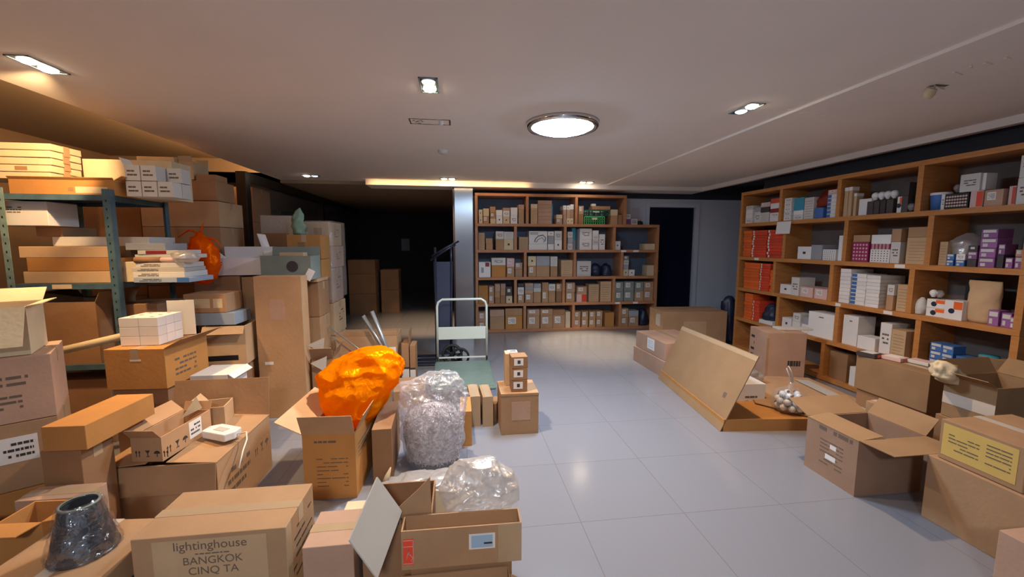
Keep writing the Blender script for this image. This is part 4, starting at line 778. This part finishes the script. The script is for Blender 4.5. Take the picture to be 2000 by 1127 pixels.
icons(r_, d, 'f', .12, .2, .035, 'ink', 4); icons(r_, d, 'r', .08, .2, .04, 'ink', 3); sticker(r_, d, 'r', .52, .78, .2, .95, 'paper', marks=3)
MB().slab([(.0, .06, .13), (.06, .10, .24), (.065, .13, .16)], (1, 0, 0), .003).build('flap', 'cream', r_, recalc=True)
r_, d = carton('small_open_carton', 'pale open carton half hidden behind the small symbol carton', 'carton', -1.60, -1.46, 2.64, 2.80, .385, .12, 10, 'kraftl', True, [('l', .06, 40)])
# gadget with cord
g_ = tag(empty('white_adapter', (-1.37, 2.47, .395), R(-25)), 'white plastic adapter with a cord lying on the closed carton flap', 'adapter')
MB().slab([(-.09, -.05, 0), (.08, -.05, 0), (.10, .0, 0), (.08, .06, 0), (-.07, .06, 0), (-.11, .01, 0)], (0, 0, 1), .045).build('housing', 'white', g_, .006, recalc=True)
MB().box(-.04, .04, -.02, .02, .0445, .047).build('printed_panel', 'lgrey', g_)
MB().tube([(.09, .02, .02), (.14, .04, .03), (.19, .0, .012), (.23, -.06, -.02), (.27, -.12, -.08)], .004, 8).build('cord', 'cord', g_)
# lower left corner
r_, d = carton('carton', 'carton with spread orange lit flaps beside the wrapped lampshade', 'carton', -1.79, -1.62, 1.72, 1.87, 0, .425, -3, 'orange_k', True, [('f', .09, 86), ('r', .08, 80)])
carton('small_carton', 'small pinkish carton behind the spread orange flaps', 'carton', -1.88, -1.61, 1.89, 2.0, 0, .42, 0, 'pinkk')
r_, d = carton('carton', 'brown carton under the wrapped lampshade', 'carton', -1.62, -1.22, 1.36, 1.78, 0, .375, -4, 'kraft', tape='y', tm='ctape')
lines(r_, d, 'r', .5, .9, .6, .8, 1, 'ink')
carton('carton', 'dark brown carton at the edge in front of the left stack', 'carton', -2.3, -1.88, 1.45, 1.82, 0, .40, 10, 'kraftd')
s_ = tag(empty('lampshade', (-1.385, 1.60, .377)), 'dark tapered lampshade wrapped in shiny plastic', 'lampshade')
MB().lathe([(.096, .0), (.091, .03), (.057, .185), (.054, .19), (.052, .186), (.086, .028), (.092, .0)], 56).build('shade', 'shade', s_)
MB().lathe([(.093, -.0), (.099, .001), (.097, .008), (.092, .008)], 48).build('rim', 'shade', s_); MB().lathe([(.051, .184), (.058, .184), (.057, .191), (.050, .190)], 48).build('rim', 'greyb', s_)
MB().lathe([(.001, .06), (.076, .055)], 32).build('lining', 'shadein', s_)
blob([(0, .100, .100, 0, 0), (.03, .097, .097, 0, 0), (.185, .062, .062, 0, 0), (.198, .056, .056, 0, 0)], n=80, amp=.007, sc_=16, seed=7, closed_top=False, flat=False).build('plastic_film', 'sheen', s_)
r_, d = carton('carton', 'nearest closed carton with a printed cream label on its front', 'carton', -1.18, -.655, 1.53, 1.82, 0, .45, 0, 'kraft', tape='x')
lb = sticker(r_, d, 'f', .13, .87, .30, .965, 'kraftl', 'label', .0015)
text(r_, d, 'f', 'lightinghouse', .50, .875, .048, 'fink', .0016, parent=lb)
lines(r_, d, 'f', .40, .62, .825, .845, 1, 'fink', .0024, 5, parent=lb)
text(r_, d, 'f', 'BANGKOK', .51, .745, .042, 'fink', .0016, parent=lb); text(r_, d, 'f', 'CINQ TA', .51, .655, .042, 'fink', .0016, parent=lb)
lines(r_, d, 'r', .12, .9, .08, .9, 10, 'ink', cols=4, fill=.22); sticker(r_, d, 'r', .0, .16, .0, 1, 'tape', 'tape')
# ------------------------------------------------------------------ centre foreground
r_, d = carton('carton', 'carton between the labelled carton and the grey lined flap', 'carton', -.61, -.42, 1.55, 1.77, 0, .345, 0, 'pinkk', tape='x')
r_, d = carton('carton', 'open carton with grey lined corner flap and printed inner flap', 'carton', -.405, -.12, 1.62, 1.86, 0, .40, 0, 'kraftd', True, [])
MB().slab([(.142, -.12, .24), (.142, .10, .24), (.02, -.10, .24)] if 0 else [(-.03, -.118, .40), (.14, -.118, .40), (.14, -.118, .40+.0), (.135, -.10, .545), (.09, -.105, .50)], (0, 1, 0), .004).build('flap', 'kraft', r_, recalc=True)
A_, B_, D_ = at_y(735, 932, 1.62), at_y(783, 999, 1.60), at_y(680, 1056, 1.42)
fl = MB().slab([A_, B_, B_+(D_-A_), D_], (1, .3, 0), .005).build('inner_flap', 'lgrey', None, recalc=True)
fl.parent = r_; fl.matrix_parent_inverse = Matrix.Translation((-r_.location.x, -r_.location.y, 0))
icons(r_, d, 'f', .50, .90, .03, 'ink', 3)
r_, d = carton('carton', 'shallow open carton with red square stamp and blue picture label', 'carton', -.232, .238, 1.51, 1.605, .242, .162, -1, 'kraft', True, [])
sq = sticker(r_, d, 'f', .015, .10, .13, .80, 'rink', 'red_stamp'); mx = fmat(d, 'f'); a, b_ = d[0], d[2]
st = MB(); fr = (.018*a, .098*a, .16*b_, .77*b_)
for q in ((fr[0], fr[1], fr[2], fr[2]+.002), (fr[0], fr[1], fr[3]-.002, fr[3]), (fr[0], fr[1], .60*b_, .60*b_+.002), (fr[1]-.002, fr[1], fr[2], fr[3])): st.box(q[0], q[1], q[2], q[3], .001, .0022, mx)
st.tube([mx @ Vector((x*a, y*b_, .0015)) for x, y in ((.035,.22),(.05,.38),(.058,.52),(.064,.42),(.05,.44),(.075,.38),(.092,.3),(.075,.24),(.09,.2))], .0014, 5).build('stamp_lines', 'pink', sq)
sticker(r_, d, 'f', .555, .775, .40, .80, 'paper'); pl = sticker(r_, d, 'f', .575, .755, .44, .76, 'bink', 'printed_picture', .0018); lines(r_, d, 'f', .68, .75, .50, .6, 1, 'ink', .0024, 1, parent=pl)
sticker(r_, d, 'f', .80, 1.0, .0, 1.0, 'tape', 'tape')
# low open carton lying on its side under it
carton('carton', 'plain brown carton directly beneath the red stamped one', 'carton', -.20, .20, 1.517, 1.60, 0, .24, 0, 'kraftd', tape=None)
r_ = tag(empty('open_carton', (-.02, 1.31, 0)), 'open topped carton with a dark inside, below the red stamped carton', 'carton')
b = MB().box(-.215, .205, -.20, .195, 0, .005).box(-.215, -.210, -.20, .195, .005, .225).box(.200, .205, -.20, .195, .005, .225).box(-.21, .2, .19, .195, .005, .225).box(-.21, .2, -.20, -.195, .005, .225); b.build('body', 'kraft', r_)
MB().slab([(.207, -.18, .225), (.207, .15, .225), (.31, .10, .20), (.31, -.15, .20)], (0, 0, 1), .004).build('flap', 'kraft', r_, recalc=True)
# plastic bags
o = blob([(0, .11, .07, 0, 0), (.05, .16, .09, .0, 0), (.11, .165, .10, .0, .02), (.17, .13, .08, -.01, .03), (.21, .08, .05, .0, .03), (.225, .02, .02, .0, .03)], n=110, amp=.016, sc_=6, r3a=.3, seed=51, flat=False, sharp=1.8).build('plastic_bag', 'milky', None, 0, (.085, 1.70, .335)); tag(o, 'crumpled translucent plastic bag rising behind the red stamped carton', 'bag')
o = blob([(0, .30, .16, 0, 0), (.04, .33, .19, 0, 0), (.09, .28, .15, 0, 0), (.13, .15, .08, .02, 0), (.145, .04, .02, .02, 0)], n=80, amp=.03, sc_=5, seed=57, sharp=1.6).build('plastic_bag', 'milky', None, 0, (-.18, 2.32, .001)); tag(o, 'white plastic bag spread on the floor below the shredded paper bag', 'bag')
o = blob([(0, .17, .13, 0, 0), (.04, .19, .14, 0, 0), (.2, .215, .15, 0, 0), (.34, .22, .16, 0, 0), (.46, .215, .15, 0.01, 0), (.54, .21, .12, -.02, 0), (.60, .15, .07, .02, 0), (.625, .07, .03, .08, 0)], n=130, amp=.022, sc_=7, seed=61, lo=.2, sharp=1.7).build('plastic_bag', 'clear', None, 0, (-.185, 2.78, .002)); tag(o, 'large clear plastic bag full of shredded paper on the floor', 'bag')
# shredded paper inside: solid heap of many curled strips
vs_ = MB(); rnd = random.Random(5)
prof = [(0.02, .155, .115), (.06, .175, .125), (.2, .20, .135), (.30, .20, .14), (.36, .17, .11), (.40, .08, .05)]
def pr_at(z):
    for a, b in zip(prof, prof[1:]):
        if z <= b[0]: t = (z-a[0])/(b[0]-a[0]); return a[1]+(b[1]-a[1])*t, a[2]+(b[2]-a[2])*t
    return prof[-1][1:]
core = MB().lathe([(.001, .02)]+[(1, z) for z, _, _ in prof]+[(.001, .405)], 32)
vv = []
for (x, y, z) in core.v:
    rx, ry2 = pr_at(max(z, .02)); l = math.hypot(x, y); q = .93 if l > .5 else 0; vv.append((x*rx*q, y*ry2*q, z))
core.v = vv
for k in range(2200):
    z = rnd.uniform(.03, .40); rx, ry2 = pr_at(z); a = rnd.uniform(0, 6.283); c_ = Vector((rx*math.cos(a), ry2*math.sin(a), z))*1.0; c_.z = z
    n_ = Vector((math.cos(a), math.sin(a), rnd.uniform(-.3, .6))).normalized(); t_ = n_.cross(Vector((rnd.uniform(-1,1), rnd.uniform(-1,1), rnd.uniform(-1,1)))).normalized(); s2 = n_.cross(t_); L = rnd.uniform(.015, .04); wd = .003; lift = rnd.uniform(.0, .008)
    p = [c_-t_*L-n_*.004, c_+n_*lift, c_+t_*L-n_*.004]; pv = []
    for q in p: pv += [q-s2*wd, q+s2*wd]
    core.add(pv, [(0, 1, 3, 2), (2, 3, 5, 4)])
m_sh = mat('shredded_paper', (.66, .62, .66), .8, noise_amt=.5, nscale=40, bump=.6, bscale=90)
o = core.build('shredded_paper', m_sh, None, 0, (-.185, 2.78, .002)); tag(o, 'heap of grey white shredded paper inside the large clear bag', 'shredded paper', kind='stuff')
# open carton with the orange bag
r_, d = carton('carton', 'open carton with printed side holding the bright orange bag', 'carton', -.90, -.60, 2.41, 3.0, 0, .40, -3, 'orange_k', True, [('f', .14, 22, dict(m='kraft')), ('l', .17, 62, dict(m='kraftl')), ('r', .12, 25, dict(m='kraft')), ('b', .12, 10)])
lines(r_, d, 'f', .22, .75, .86, .9, 1, 'fink', cols=4, fill=.8); lines(r_, d, 'f', .25, .85, .18, .66, 8, 'fink', cols=3, fill=.22)
lines(r_, d, 'r', .1, .6, .55, .8, 4, 'fink', cols=3, fill=.3)
ob = blob(r3a=.2, rings=[(0, .12, .2, .0, 0), (.08, .17, .26, .0, 0), (.20, .24, .25, .0, 0), (.30, .27, .22, .03, 0), (.38, .23, .17, .07, 0), (.46, .13, .10, .11, 0), (.49, .03, .03, .13, 0)], n=140, amp=.026, sc_=3.9, seed=71, sharp=1.7, flat=False).build('orange_bag', 'obag', None, 0, (-.705, 2.86, .31)); tag(ob, 'bright orange plastic bag swelling out of the open carton', 'bag')
MB().tube([(.22, 0, .34), (.29, .0, .33), (.31, .0, .29)], [.03, .018, .006], 10).build('bag_corner', 'obag', ob)
carton('carton', 'plain brown carton between the orange bag carton and clear bag', 'carton', -.56, -.44, 2.55, 3.02, 0, .35, 2, 'kraftd', tape=None)
o = tag(empty('torn_paper', (-.47, 2.52, 0)), 'twist of cream paper beside the white bag on the floor', 'paper')
MB().tube([(0, 0, 0), (.01, .01, .05), (.03, .02, .10)], [.03, .018, .004], 7).build('twist', 'cream', o)
# cream sheet giving the floor its warm light by colour, and an upright flap
o = MB().slab([(-.66, 1.82, .002), (-.44, 1.86, .002), (-.44, 2.36, .002), (-.66, 2.36, .002)], (0, 0, 1), .004).build('lit_floor_sheet', 'cream'); tag(o, 'cream sheet painted as warm lit floor before the orange bag carton', 'board')
o = MB().slab([(-.46, 1.90, .0), (-.43, 1.96, .0), (-.41, 2.05, .16), (-.43, 2.02, .30), (-.47, 1.93, .0)][:4], (1, 0, 0), .004).build('upright_flap', 'iw'); tag(o, 'upright pale flap beside the brown open carton', 'board')
o = MB().slab([at_y(851, 958, 1.80), at_y(889, 962, 1.80), at_y(889, 1060, 1.74), at_y(851, 1060, 1.74)], (0, 1, 0), .004).build('lit_floor_panel', 'cream', recalc=True); tag(o, 'cream panel painted as warm lit floor between the printed flap carton and stamped one', 'board')  # panel coloured as a strip of floor in warm light
# ------------------------------------------------------------------ middle: small cartons, box on the floor
carton('carton', 'kraft carton standing beside the clear shredded paper bag', 'carton', .0, .085, 2.95, 3.25, 0, .27, 0, 'orange_k', tape=None)
for k, (x0, y0, rz) in enumerate(((.075, 3.28, 3), (.178, 3.26, 3))):
    r_, d = carton('narrow_carton', f'narrow taped carton standing on edge, {["nearer the clear bag","nearer the square carton"][k]}', 'carton', x0, x0+.085, y0, y0+.30, 0, .255, rz, 'kraft', tape='y', tm='tape')
    sticker(r_, d, 'f', .0, 1, .0, 1, 'tape', 'tape', .0008)
carton('small_carton', 'small brown carton tipped beside the square floor carton', 'carton', .275, .33, 3.34, 3.52, 0, .16, -15, 'kraftd', tape=None)
r_, d = carton('square_carton', 'square closed carton alone on the bare floor tiles', 'carton', .32, .62, 3.09, 3.40, 0, .335, 0, 'kraft', tape=None)
MB().box(-.152, .152, -.157, .157, .318, .338).build('lid_flap', 'kraft', r_, .002); sticker(r_, d, 'f', .28, .78, .35, .8, 'pinkk', 'label')
z = .34
for k in range(3):
    r_, d = carton('small_carton', f'small carton with black square mark, {["lowest","middle","topmost"][k]} on the square floor carton', 'carton', .405, .535, 3.12, 3.25, z, .093, 2*(k-1), 'kraftd', tape=None)
    lb = sticker(r_, d, 'f', .15, .72, .25, .85, 'paper'); sticker(r_, d, 'f', .36, .54, .4, .7, 'ink', 'printed_mark', .002); z += .095
carton('small_carton', 'little carton behind the marked trio on the square floor carton', 'carton', .375, .47, 3.27, 3.38, .34, .27, 0, 'kraftl', tape=None)
o = tag(empty('paper_slip', (.45, 3.33, .612)), 'small white slip lying on the little carton', 'paper'); MB().box(-.05, .03, -.04, .04, 0, .003).build('slip', 'paper', o); MB().box(-.03, .02, -.01, .015, .003, .0036).build('printed_lines', 'ink', o)
# ------------------------------------------------------------------ platform trolley
tr = tag(empty('platform_trolley', (.035, 4.2, 0)), 'green platform trolley with a white tubular push handle', 'trolley')
MB().box(-.31, .31, -.46, .46, .135, .165).build('platform', 'trol', tr, .012)
MB().box(-.29, .29, -.43, .43, .165, .169).build('platform_mat', 'trol', tr, .003)
hb_ = MB().tube([(-.28, .45, .15), (-.28, .46, .80), (-.265, .461, .85), (-.22, .462, .88), (.22, .462, .88), (.265, .461, .85), (.28, .46, .80), (.28, .45, .15)], .014, 14).build('handle', 'tube', tr)
MB().box(-.27, .27, .448, .456, .42, .565).build('handle_panel', 'tube', tr, .004)
MB().box(-.27, .27, .45, .462, .20, .215).build('handle_bar', 'tube', tr)
for sx in (-1, 1):
    MB().tube([(sx*.28, .45, .165), (sx*.28, .40, .23)], .008, 8).build('hinge', 'black', tr)
    for sy in (-1, 1):
        MB().tube([(sx*.24-.015, sy*.36, .06), (sx*.24+.015, sy*.36, .06)], .06, 20).build('caster', 'rubber', tr)
        MB().box(sx*.24-.025, sx*.24-.018, sy*.36-.03, sy*.36+.03, .05, .135).box(sx*.24+.018, sx*.24+.025, sy*.36-.03, sy*.36+.03, .05, .135).build('caster_fork', 'steel', tr)
# ------------------------------------------------------------------ dark hand truck leaning by the steel column
ht = tag(empty('hand_truck', (-.19, 5.12, 0)), 'tall dark blue hand truck with spoked wheels near the steel column', 'hand truck')
for s in (-1, 1): MB().tube([(s*.09, -.02, .08), (s*.095, .10, .7), (s*.10, .20, 1.30), (s*.10, .18, 1.46)], .016, 10).build('rail', 'darkm', ht)
MB().tube([(-.16, .16, 1.30), (.02, .17, 1.42), (.16, .18, 1.50)], .014, 10).tube([(-.14, .14, 1.35), (.04, .15, 1.46), (.20, .18, 1.54)], .012, 10).build('handle', 'darkm', ht)
for z in (.3, .55, .8, 1.05): MB().box(-.09, .09, .03+(z-.1)*.16, .045+(z-.1)*.16, z, z+.04).build('crossbar', 'darkm', ht)
MB().slab([(-.10, .0, .12), (.10, .0, .12), (.12, .19, 1.28), (-.12, .19, 1.28)], (0, 1, 0), .008).build('back_plate', 'navy', ht, recalc=True)
for k in range(3): MB().box(-.40, -.10, -.10+k*.09, -.05+k*.09, .03+k*.02, .05+k*.02).build('fork_bar', 'darkm', ht)
for (x, y, r) in ((.10, -.04, .13), (.20, -.12, .115)):
    mx = Matrix.Translation((x, y, r)) @ Matrix.Rotation(R(90), 4, 'X'); wl = MB().lathe([(r*.78, -.02), (r, -.016), (r, .016), (r*.78, .02), (r*.78, -.02)], 36, mx).build('wheel', 'rubber', ht)
    sp = MB()
    for a in range(5):
        c_, s_2 = math.cos(a*1.2566), math.sin(a*1.2566); sp.tube([mx @ Vector((0, 0, 0)), mx @ Vector((c_*r*.8, s_2*r*.8, 0))], .012, 6)
    sp.lathe([(.001, -.02), (.03, -.02), (.03, .02), (.001, .02)], 16, mx).build('spokes', 'rubber', wl)
# ------------------------------------------------------------------ cartons behind the orange bag
r_, d = carton('carton', 'wide brown carton with metal profiles behind the orange bag', 'carton', -1.24, -.64, 4.28, 4.62, 0, .57, 0, 'kraft', True, [('f', .045, 5)], tape=None)
sticker(r_, d, 'f', .86, .98, .55, .78, 'paper', 'label'); sticker(r_, d, 'f', .0, 1, .40, .41, 'fink', 'seam')
r_, d = carton('carton', 'carton with an open side beside the tall upright carton', 'carton', -1.30, -1.12, 3.72, 3.98, 0, .50, 4, 'kraftd', True, [('f', .12, 30, dict(m='kraft')), ('r', .10, 20)]); sticker(r_, d, 'f', .3, .7, .25, .36, 'pinkk', 'label')
pf = tag(empty('metal_profiles', (-.62, 4.18, .16)), 'bundle of pale metal profiles leaning out of the wide carton', 'metal profiles')
for k, (dx, L, t_) in enumerate(((0, 1.0, -.10), (.03, .93, -.16), (-.03, .78, -.30))):
    a = Vector((dx, .01*k, .0)); b_ = Vector((dx+t_*2.0-.04, .02*k, L*.68)); MB().tube([a, b_], .021 if k < 2 else .006, 4).build('profile', 'alu', pf)
for k, (x0, x1) in enumerate(((-.60, -.525), (-.515, -.46))):
    r_, d = carton('small_carton', f'small brown carton with white band beside the profiles carton, {["wider","narrower"][k]} one', 'carton', x0, x1, 4.30, 4.52, 0, .47-.02*k, 0, 'kraftd', tape=None, flaps=([('r', .14, 3)] if k == 0 else [])); sticker(r_, d, 'f', 0, 1, .05, .42, 'offw', 'label'); sticker(r_, d, 'f', 0, 1, .43, .47, 'ink', 'printed_mark')
carton('flat_carton', 'flat brown carton on the floor between trolley and orange bag', 'carton', -.62, -.33, 3.75, 4.15, 0, .16, 4, 'kraft')
for k, (p, n_) in enumerate((((-1.22, 3.70, .60), 'white triangular paper sticking out beside the tall upright carton'), ((-1.20, 3.68, .44), 'crumpled grey paper below the white triangular one'))):
    o = MB().slab([(-.09, 0, .03), (.05, .0, .09), (.03, .02, -.06)], (0, 1, 0), .003).build('paper_scrap', 'offw', None, 0, p, recalc=True); tag(o, n_, 'paper')
# ------------------------------------------------------------------ right side
r_, d = carton('carton', 'low wide carton with white label at the far end, by the bookcase', 'carton', 2.27, 2.85, 4.25, 5.0, 0, .19, 2, 'pinkk', tape='y')
r_, d = carton('carton', 'carton with a white delivery label on the low wide one', 'carton', 2.29, 2.83, 4.27, 4.98, .193, .20, 2, 'pinkk', tape='y'); sticker(r_, d, 'l', .42, .66, .25, .92, 'paper', marks=4, mm='bink')
r_, d = carton('carton', 'large taped carton standing before the dark doorway', 'carton', 2.98, 3.95, 5.55, 6.05, 0, .52, -4, 'kraft', tape='x'); sticker(r_, d, 'f', .32, .68, .25, .72, 'kraftl', 'label'); sticker(r_, d, 'l', .5, .8, .55, .9, 'ctape', 'tape')
lump('dark_blue_bundle', 'dark bundle lying behind the large taped carton', 'bundle', (4.12, 5.75, .0), [(0,.12,.12,0,0),(.3,.12,.12,0,0),(.62,.10,.1,0,0),(.72,.03,.03,0,0)], 'navy', n=32, amp=.02, seed=81)
# big flat carton with its lid propped open
bx_ = tag(empty('flat_carton', (2.597, 3.54, 0), R(-6)), 'very large flat carton with its lid propped open on the floor', 'carton')
b = MB().box(-.42, .42, -.66, .66, 0, .005)
b.box(-.42, .42, -.66, -.654, .005, .10).box(-.42, .42, .654, .66, .005, .10).box(-.42, -.414, -.654, .654, .005, .10).box(.414, .42, -.654, .654, .005, .10)
b.box(-.40, .41, -.65, -.10, .088, .094); b.build('body', 'orange_k', bx_)
ld = MB().slab([(-.44, -.66, .0), (-.44, .66, .0), (-.19, .66, .60), (-.16, -.66, .62)], (-1, 0, .3), .007).build('lid', 'kraftm', bx_, recalc=True)
ldm = MB()
for (t0, t1, s0, s1) in ((.30, .42, .47, .49),): pass
P0, P1, P2, P3 = (Vector(p) for p in ((-.44, -.66, .0), (-.44, .66, .0), (-.19, .66, .60), (-.16, -.66, .62)))
nl = (P1-P0).cross(P3-P0).normalized(); nl = nl if nl.x < 0 else -nl
def lidp(a, b_): return (P0*(1-a)+P1*a)*(1-b_)+(P3*(1-a)+P2*a)*b_+nl*.0075
for k in range(5):
    a0 = .10+k*.055; ldm.slab([lidp(a0, .36), lidp(a0+.035, .36), lidp(a0+.035, .43), lidp(a0, .43)], nl, .001)
for k in range(4): ldm.slab([lidp(.34+.02*k, .55+.06*k), lidp(.36+.02*k, .55+.06*k), lidp(.36+.02*k, .58+.06*k), lidp(.34+.02*k, .58+.06*k)], nl, .001)
ldm.build('printed_marks', 'fink', ld)
tp = MB().slab([lidp(.0, .93), lidp(1, .93), lidp(1, .99), lidp(0, .99)], nl, .0008).build('tape', 'tape', ld)
o = MB().slab([(2.88, 2.82, .10), (3.56, 2.70, .10), (3.64, 3.75, .105), (3.02, 3.95, .105), (2.60, 3.2, .105)], (0, 0, 1), .006).build('cardboard_sheet', 'kraft', None, recalc=True); tag(o, 'flat cardboard sheet lying over the edge of the very large flat carton', 'cardboard')
o = MB().slab([(3.30, 2.75, .118), (3.42, 2.75, .118), (3.55, 3.65, .118), (3.43, 3.7, .118)], (0, 0, 1), .003).build('pale_board', 'lgrey', None, recalc=True); tag(o, 'long pale board strip on the cardboard sheet by the bookcase', 'board')
carton('carton', 'squashed carton supporting the cardboard sheet', 'carton', 3.12, 3.52, 2.9, 3.7, 0, .098, 0, 'kraftd', tape=None)
r_, d = carton('white_carton', 'white printed box inside the very large flat carton', 'box', 2.47, 2.76, 3.28, 3.55, .006, .245, -4, 'white', tape=None); lines(r_, d, 'f', .35, .75, .25, .6, 2, 'fink', cols=3)
o = blob([(0, .2, .12, 0, 0), (.05, .22, .14, 0, 0), (.11, .18, .11, 0, 0), (.15, .03, .03, 0, 0)], n=56, amp=.03, seed=91, flat=False).build('foam_wrap', 'milky', None, 0, (2.82, 3.72, .12)); tag(o, 'crumpled foam wrapping above the white printed box', 'wrapping')
# net bag of white balls
bg = blob([(0, .11, .09, 0, 0), (.04, .15, .13, 0, 0), (.10, .15, .13, 0, 0), (.16, .10, .09, 0, 0), (.20, .035, .03, 0, 0), (.24, .02, .02, 0, 0)], n=56, amp=.008, seed=95).build('plastic_bag', 'clearer', None, 0, (2.78, 3.02, .112)); tag(bg, 'clear bag of round white bulbs tied with a cord on the cardboard sheet', 'bag')
MB().tube([(0, 0, .235), (-.03, 0, .30), (-.06, 0, .36), (-.045, 0, .38), (-.01, 0, .33), (.01, 0, .24)], .005, 8).build('tie_cord', 'cord', bg)
rnd = random.Random(11); bc = 0
bulb0 = None
for (r0, z0_, n_) in ((.085, .035, 9), (.04, .035, 4), (.085, .085, 9), (.035, .09, 3), (.055, .13, 5)):
    for k in range(n_):
        a = 2*math.pi*k/n_+z0_*20; p = Vector((2.78+r0*1.15*math.cos(a), 3.02+r0*math.sin(a), .112+z0_))
        if bulb0 is None:
            bulb0 = MB().lathe([(.001, -.026)]+[(.027*math.cos(t*math.pi/10), .027*math.sin(t*math.pi/10)) for t in range(-4, 5)]+[(.001, .027)], 16).build('round_bulb', 'bulb', None, 0, p)
            MB().lathe([(.011, .024), (.011, .036), (.001, .037)], 12).build('cap', 'navy', bulb0); o = bulb0; base = [c for c in bulb0.children]
        else:
            o = bulb0.copy(); col.objects.link(o); o.location = p
            for c in base: c2 = c.copy(); col.objects.link(c2); c2.parent = o
        o.rotation_euler = (rnd.uniform(-1.5, 1.5), rnd.uniform(-1.5, 1.5), 0); tag(o, 'round white bulb with dark cap inside the clear tied bag', 'light bulb', 'bulbs in the clear tied bag')
r_, d = carton('carton', 'upright reddish brown carton with printed blocks before the bookcase', 'carton', 3.26, 3.66, 3.82, 4.18, .0, .58, -12, 'pinkk', tape='y')
lines(r_, d, 'f', .56, .88, .36, .46, 1, 'ink', cols=5, fill=1); lines(r_, d, 'l', .1, .3, .3, .9, 5, 'ink', cols=1, fill=.4); sticker(r_, d, 'f', .0, .06, .1, .9, 'kraft', 'tape')
o, dm = simple('flat_white_pack', 'flat white pack lying on the upright reddish carton', 'pack', 3.45, 3.80, 3.92, 4.05, .583, .02, 'offw', rz=-12)
# cartons by the bookcase, further right
r_, d = carton('carton', 'lower brown carton at the bookcase under the one carrying small packs', 'carton', 3.42, 3.70, 2.50, 3.03, 0, .27, 0, 'kraftd', tape='y')
r_, d = carton('carton', 'brown carton carrying small red and white packs', 'carton', 3.40, 3.69, 2.48, 3.04, .273, .29, 0, 'kraftm', tape='y')
for k in range(3):
    o, dm = simple('small_pack', f'{["black edged","pale","red and white"][k]} small pack on the brown carton by the bookcase', 'pack', 3.45+.10*k-.06, 3.56+.10*k-.06, 2.90-.12*k, 3.04-.12*k, .566, .035-.005*k, ['dark', 'pink', 'offw'][k], rz=10)
    sticker(o, dm, 't', .1, .9, .15, .85, ['offw', 'white', 'pink'][k], 'label'); sticker(o, dm, 'f', .3, .7, .2, .8, 'red', 'printed_mark')
r_, d = carton('carton', 'brown carton low behind the yellow labelled one', 'carton', 3.06, 3.50, 1.88, 2.18, 0, .42, 0, 'kraftd')
r_, d = carton('carton', 'open topped carton with white tape and crumpled paper', 'carton', 3.07, 3.46, 1.90, 2.16, .423, .26, 0, 'kraftm', True, [('b', .10, 30), ('r', .12, 40), ('l', .08, 60)])
sticker(r_, d, 'l', .0, 1, .32, .60, 'ctape', 'tape'); 
o = blob([(0, .05, .05, 0, 0), (.05, .09, .05, -.04, 0), (.10, .07, .05, -.06, 0), (.14, .02, .02, -.08, 0)], n=36, amp=.025, seed=99, flat=False).build('crumpled_paper', 'cream', None, 0, (3.08, 2.14, .64)); tag(o, 'crumpled cream paper spilling from the open topped carton', 'paper')
carton('carton', 'carton leaning at the end panel of the right bookcase', 'carton', 3.64, 3.98, 2.04, 2.36, 0, .66, 0, 'kraftm', True, [('f', .14, 40), ('l', .08, 20)])
r_, d = carton('small_carton', 'small carton with white tape below the open topped one', 'carton', 2.93, 3.06, 2.26, 2.52, 0, .38, 0, 'kraft', tape='y', tm='ctape'); 
# open carton on the floor right of the tiles
r_, d = carton('carton', 'open empty carton with four spread flaps on the bare tiles', 'carton', 2.34, 2.80, 2.03, 2.39, 0, .35, 0, 'pinkm', True, [('f', .20, 88, dict(m='kraftm')), ('b', .18, 70, dict(m='kraftm')), ('l', .17, -84, dict(m='kraftm')), ('r', .13, 40, dict(m='kraftm'))])
lines(r_, d, 'l', .1, .9, .86, .95, 1, 'fink', cols=5, fill=.8); lines(r_, d, 'l', .30, .75, .25, .75, 7, 'fink', cols=3, fill=.3); sticker(r_, d, 'l', .42, .62, .38, .47, 'paper', 'label'); sticker(r_, d, 'l', .5, .62, .6, .68, 'paper', 'label')
# near right stack
r_, d = carton('carton', 'big plain carton near the right edge under the yellow labelled one', 'carton', 2.55, 3.05, 1.40, 1.83, 0, .36, 0, 'kraft', tape='y', tm='ctape')
r_, d = carton('carton', 'carton with a large yellow printed label on its side', 'carton', 2.57, 3.02, 1.46, 1.80, .363, .215, 0, 'kraft', tape='y', tm='ctape')
lb = sticker(r_, d, 'l', .04, .92, .12, .92, 'yellow', 'label'); lines(r_, d, 'l', .12, .5, .3, .82, 6, 'fink', .0022, 3, parent=lb, fill=.3); lines(r_, d, 'l', .58, .86, .3, .82, 6, 'fink', .0022, 2, parent=lb, fill=.3)
o, dm = simple('pink_box', 'small magenta box with white end on the big plain carton', 'box', 2.60, 2.75, 1.405, 1.455, .363, .05, 'magenta'); sticker(o, dm, 'l', 0, 1, 0, 1, 'white', 'label')
r_, d = carton('carton', 'low carton cut by the near right corner of the view', 'carton', 2.30, 2.75, 1.0, 1.36, 0, .285, 0, 'pinkk', tape='y', tm='ctape'); sticker(r_, d, 'l', .72, 1.0, .1, .8, 'paper', marks=3, mm='bink')
o = blob([(0, .10, .08, 0, 0), (.05, .12, .10, 0, 0), (.10, .10, .08, 0, 0), (.13, .02, .02, 0, 0)], n=32, amp=.015, seed=103).build('cloth_bundle', 'cream', None, 0, (2.55, 1.16, .288)); tag(o, 'cream cloth bundle on the near right corner carton', 'cloth')
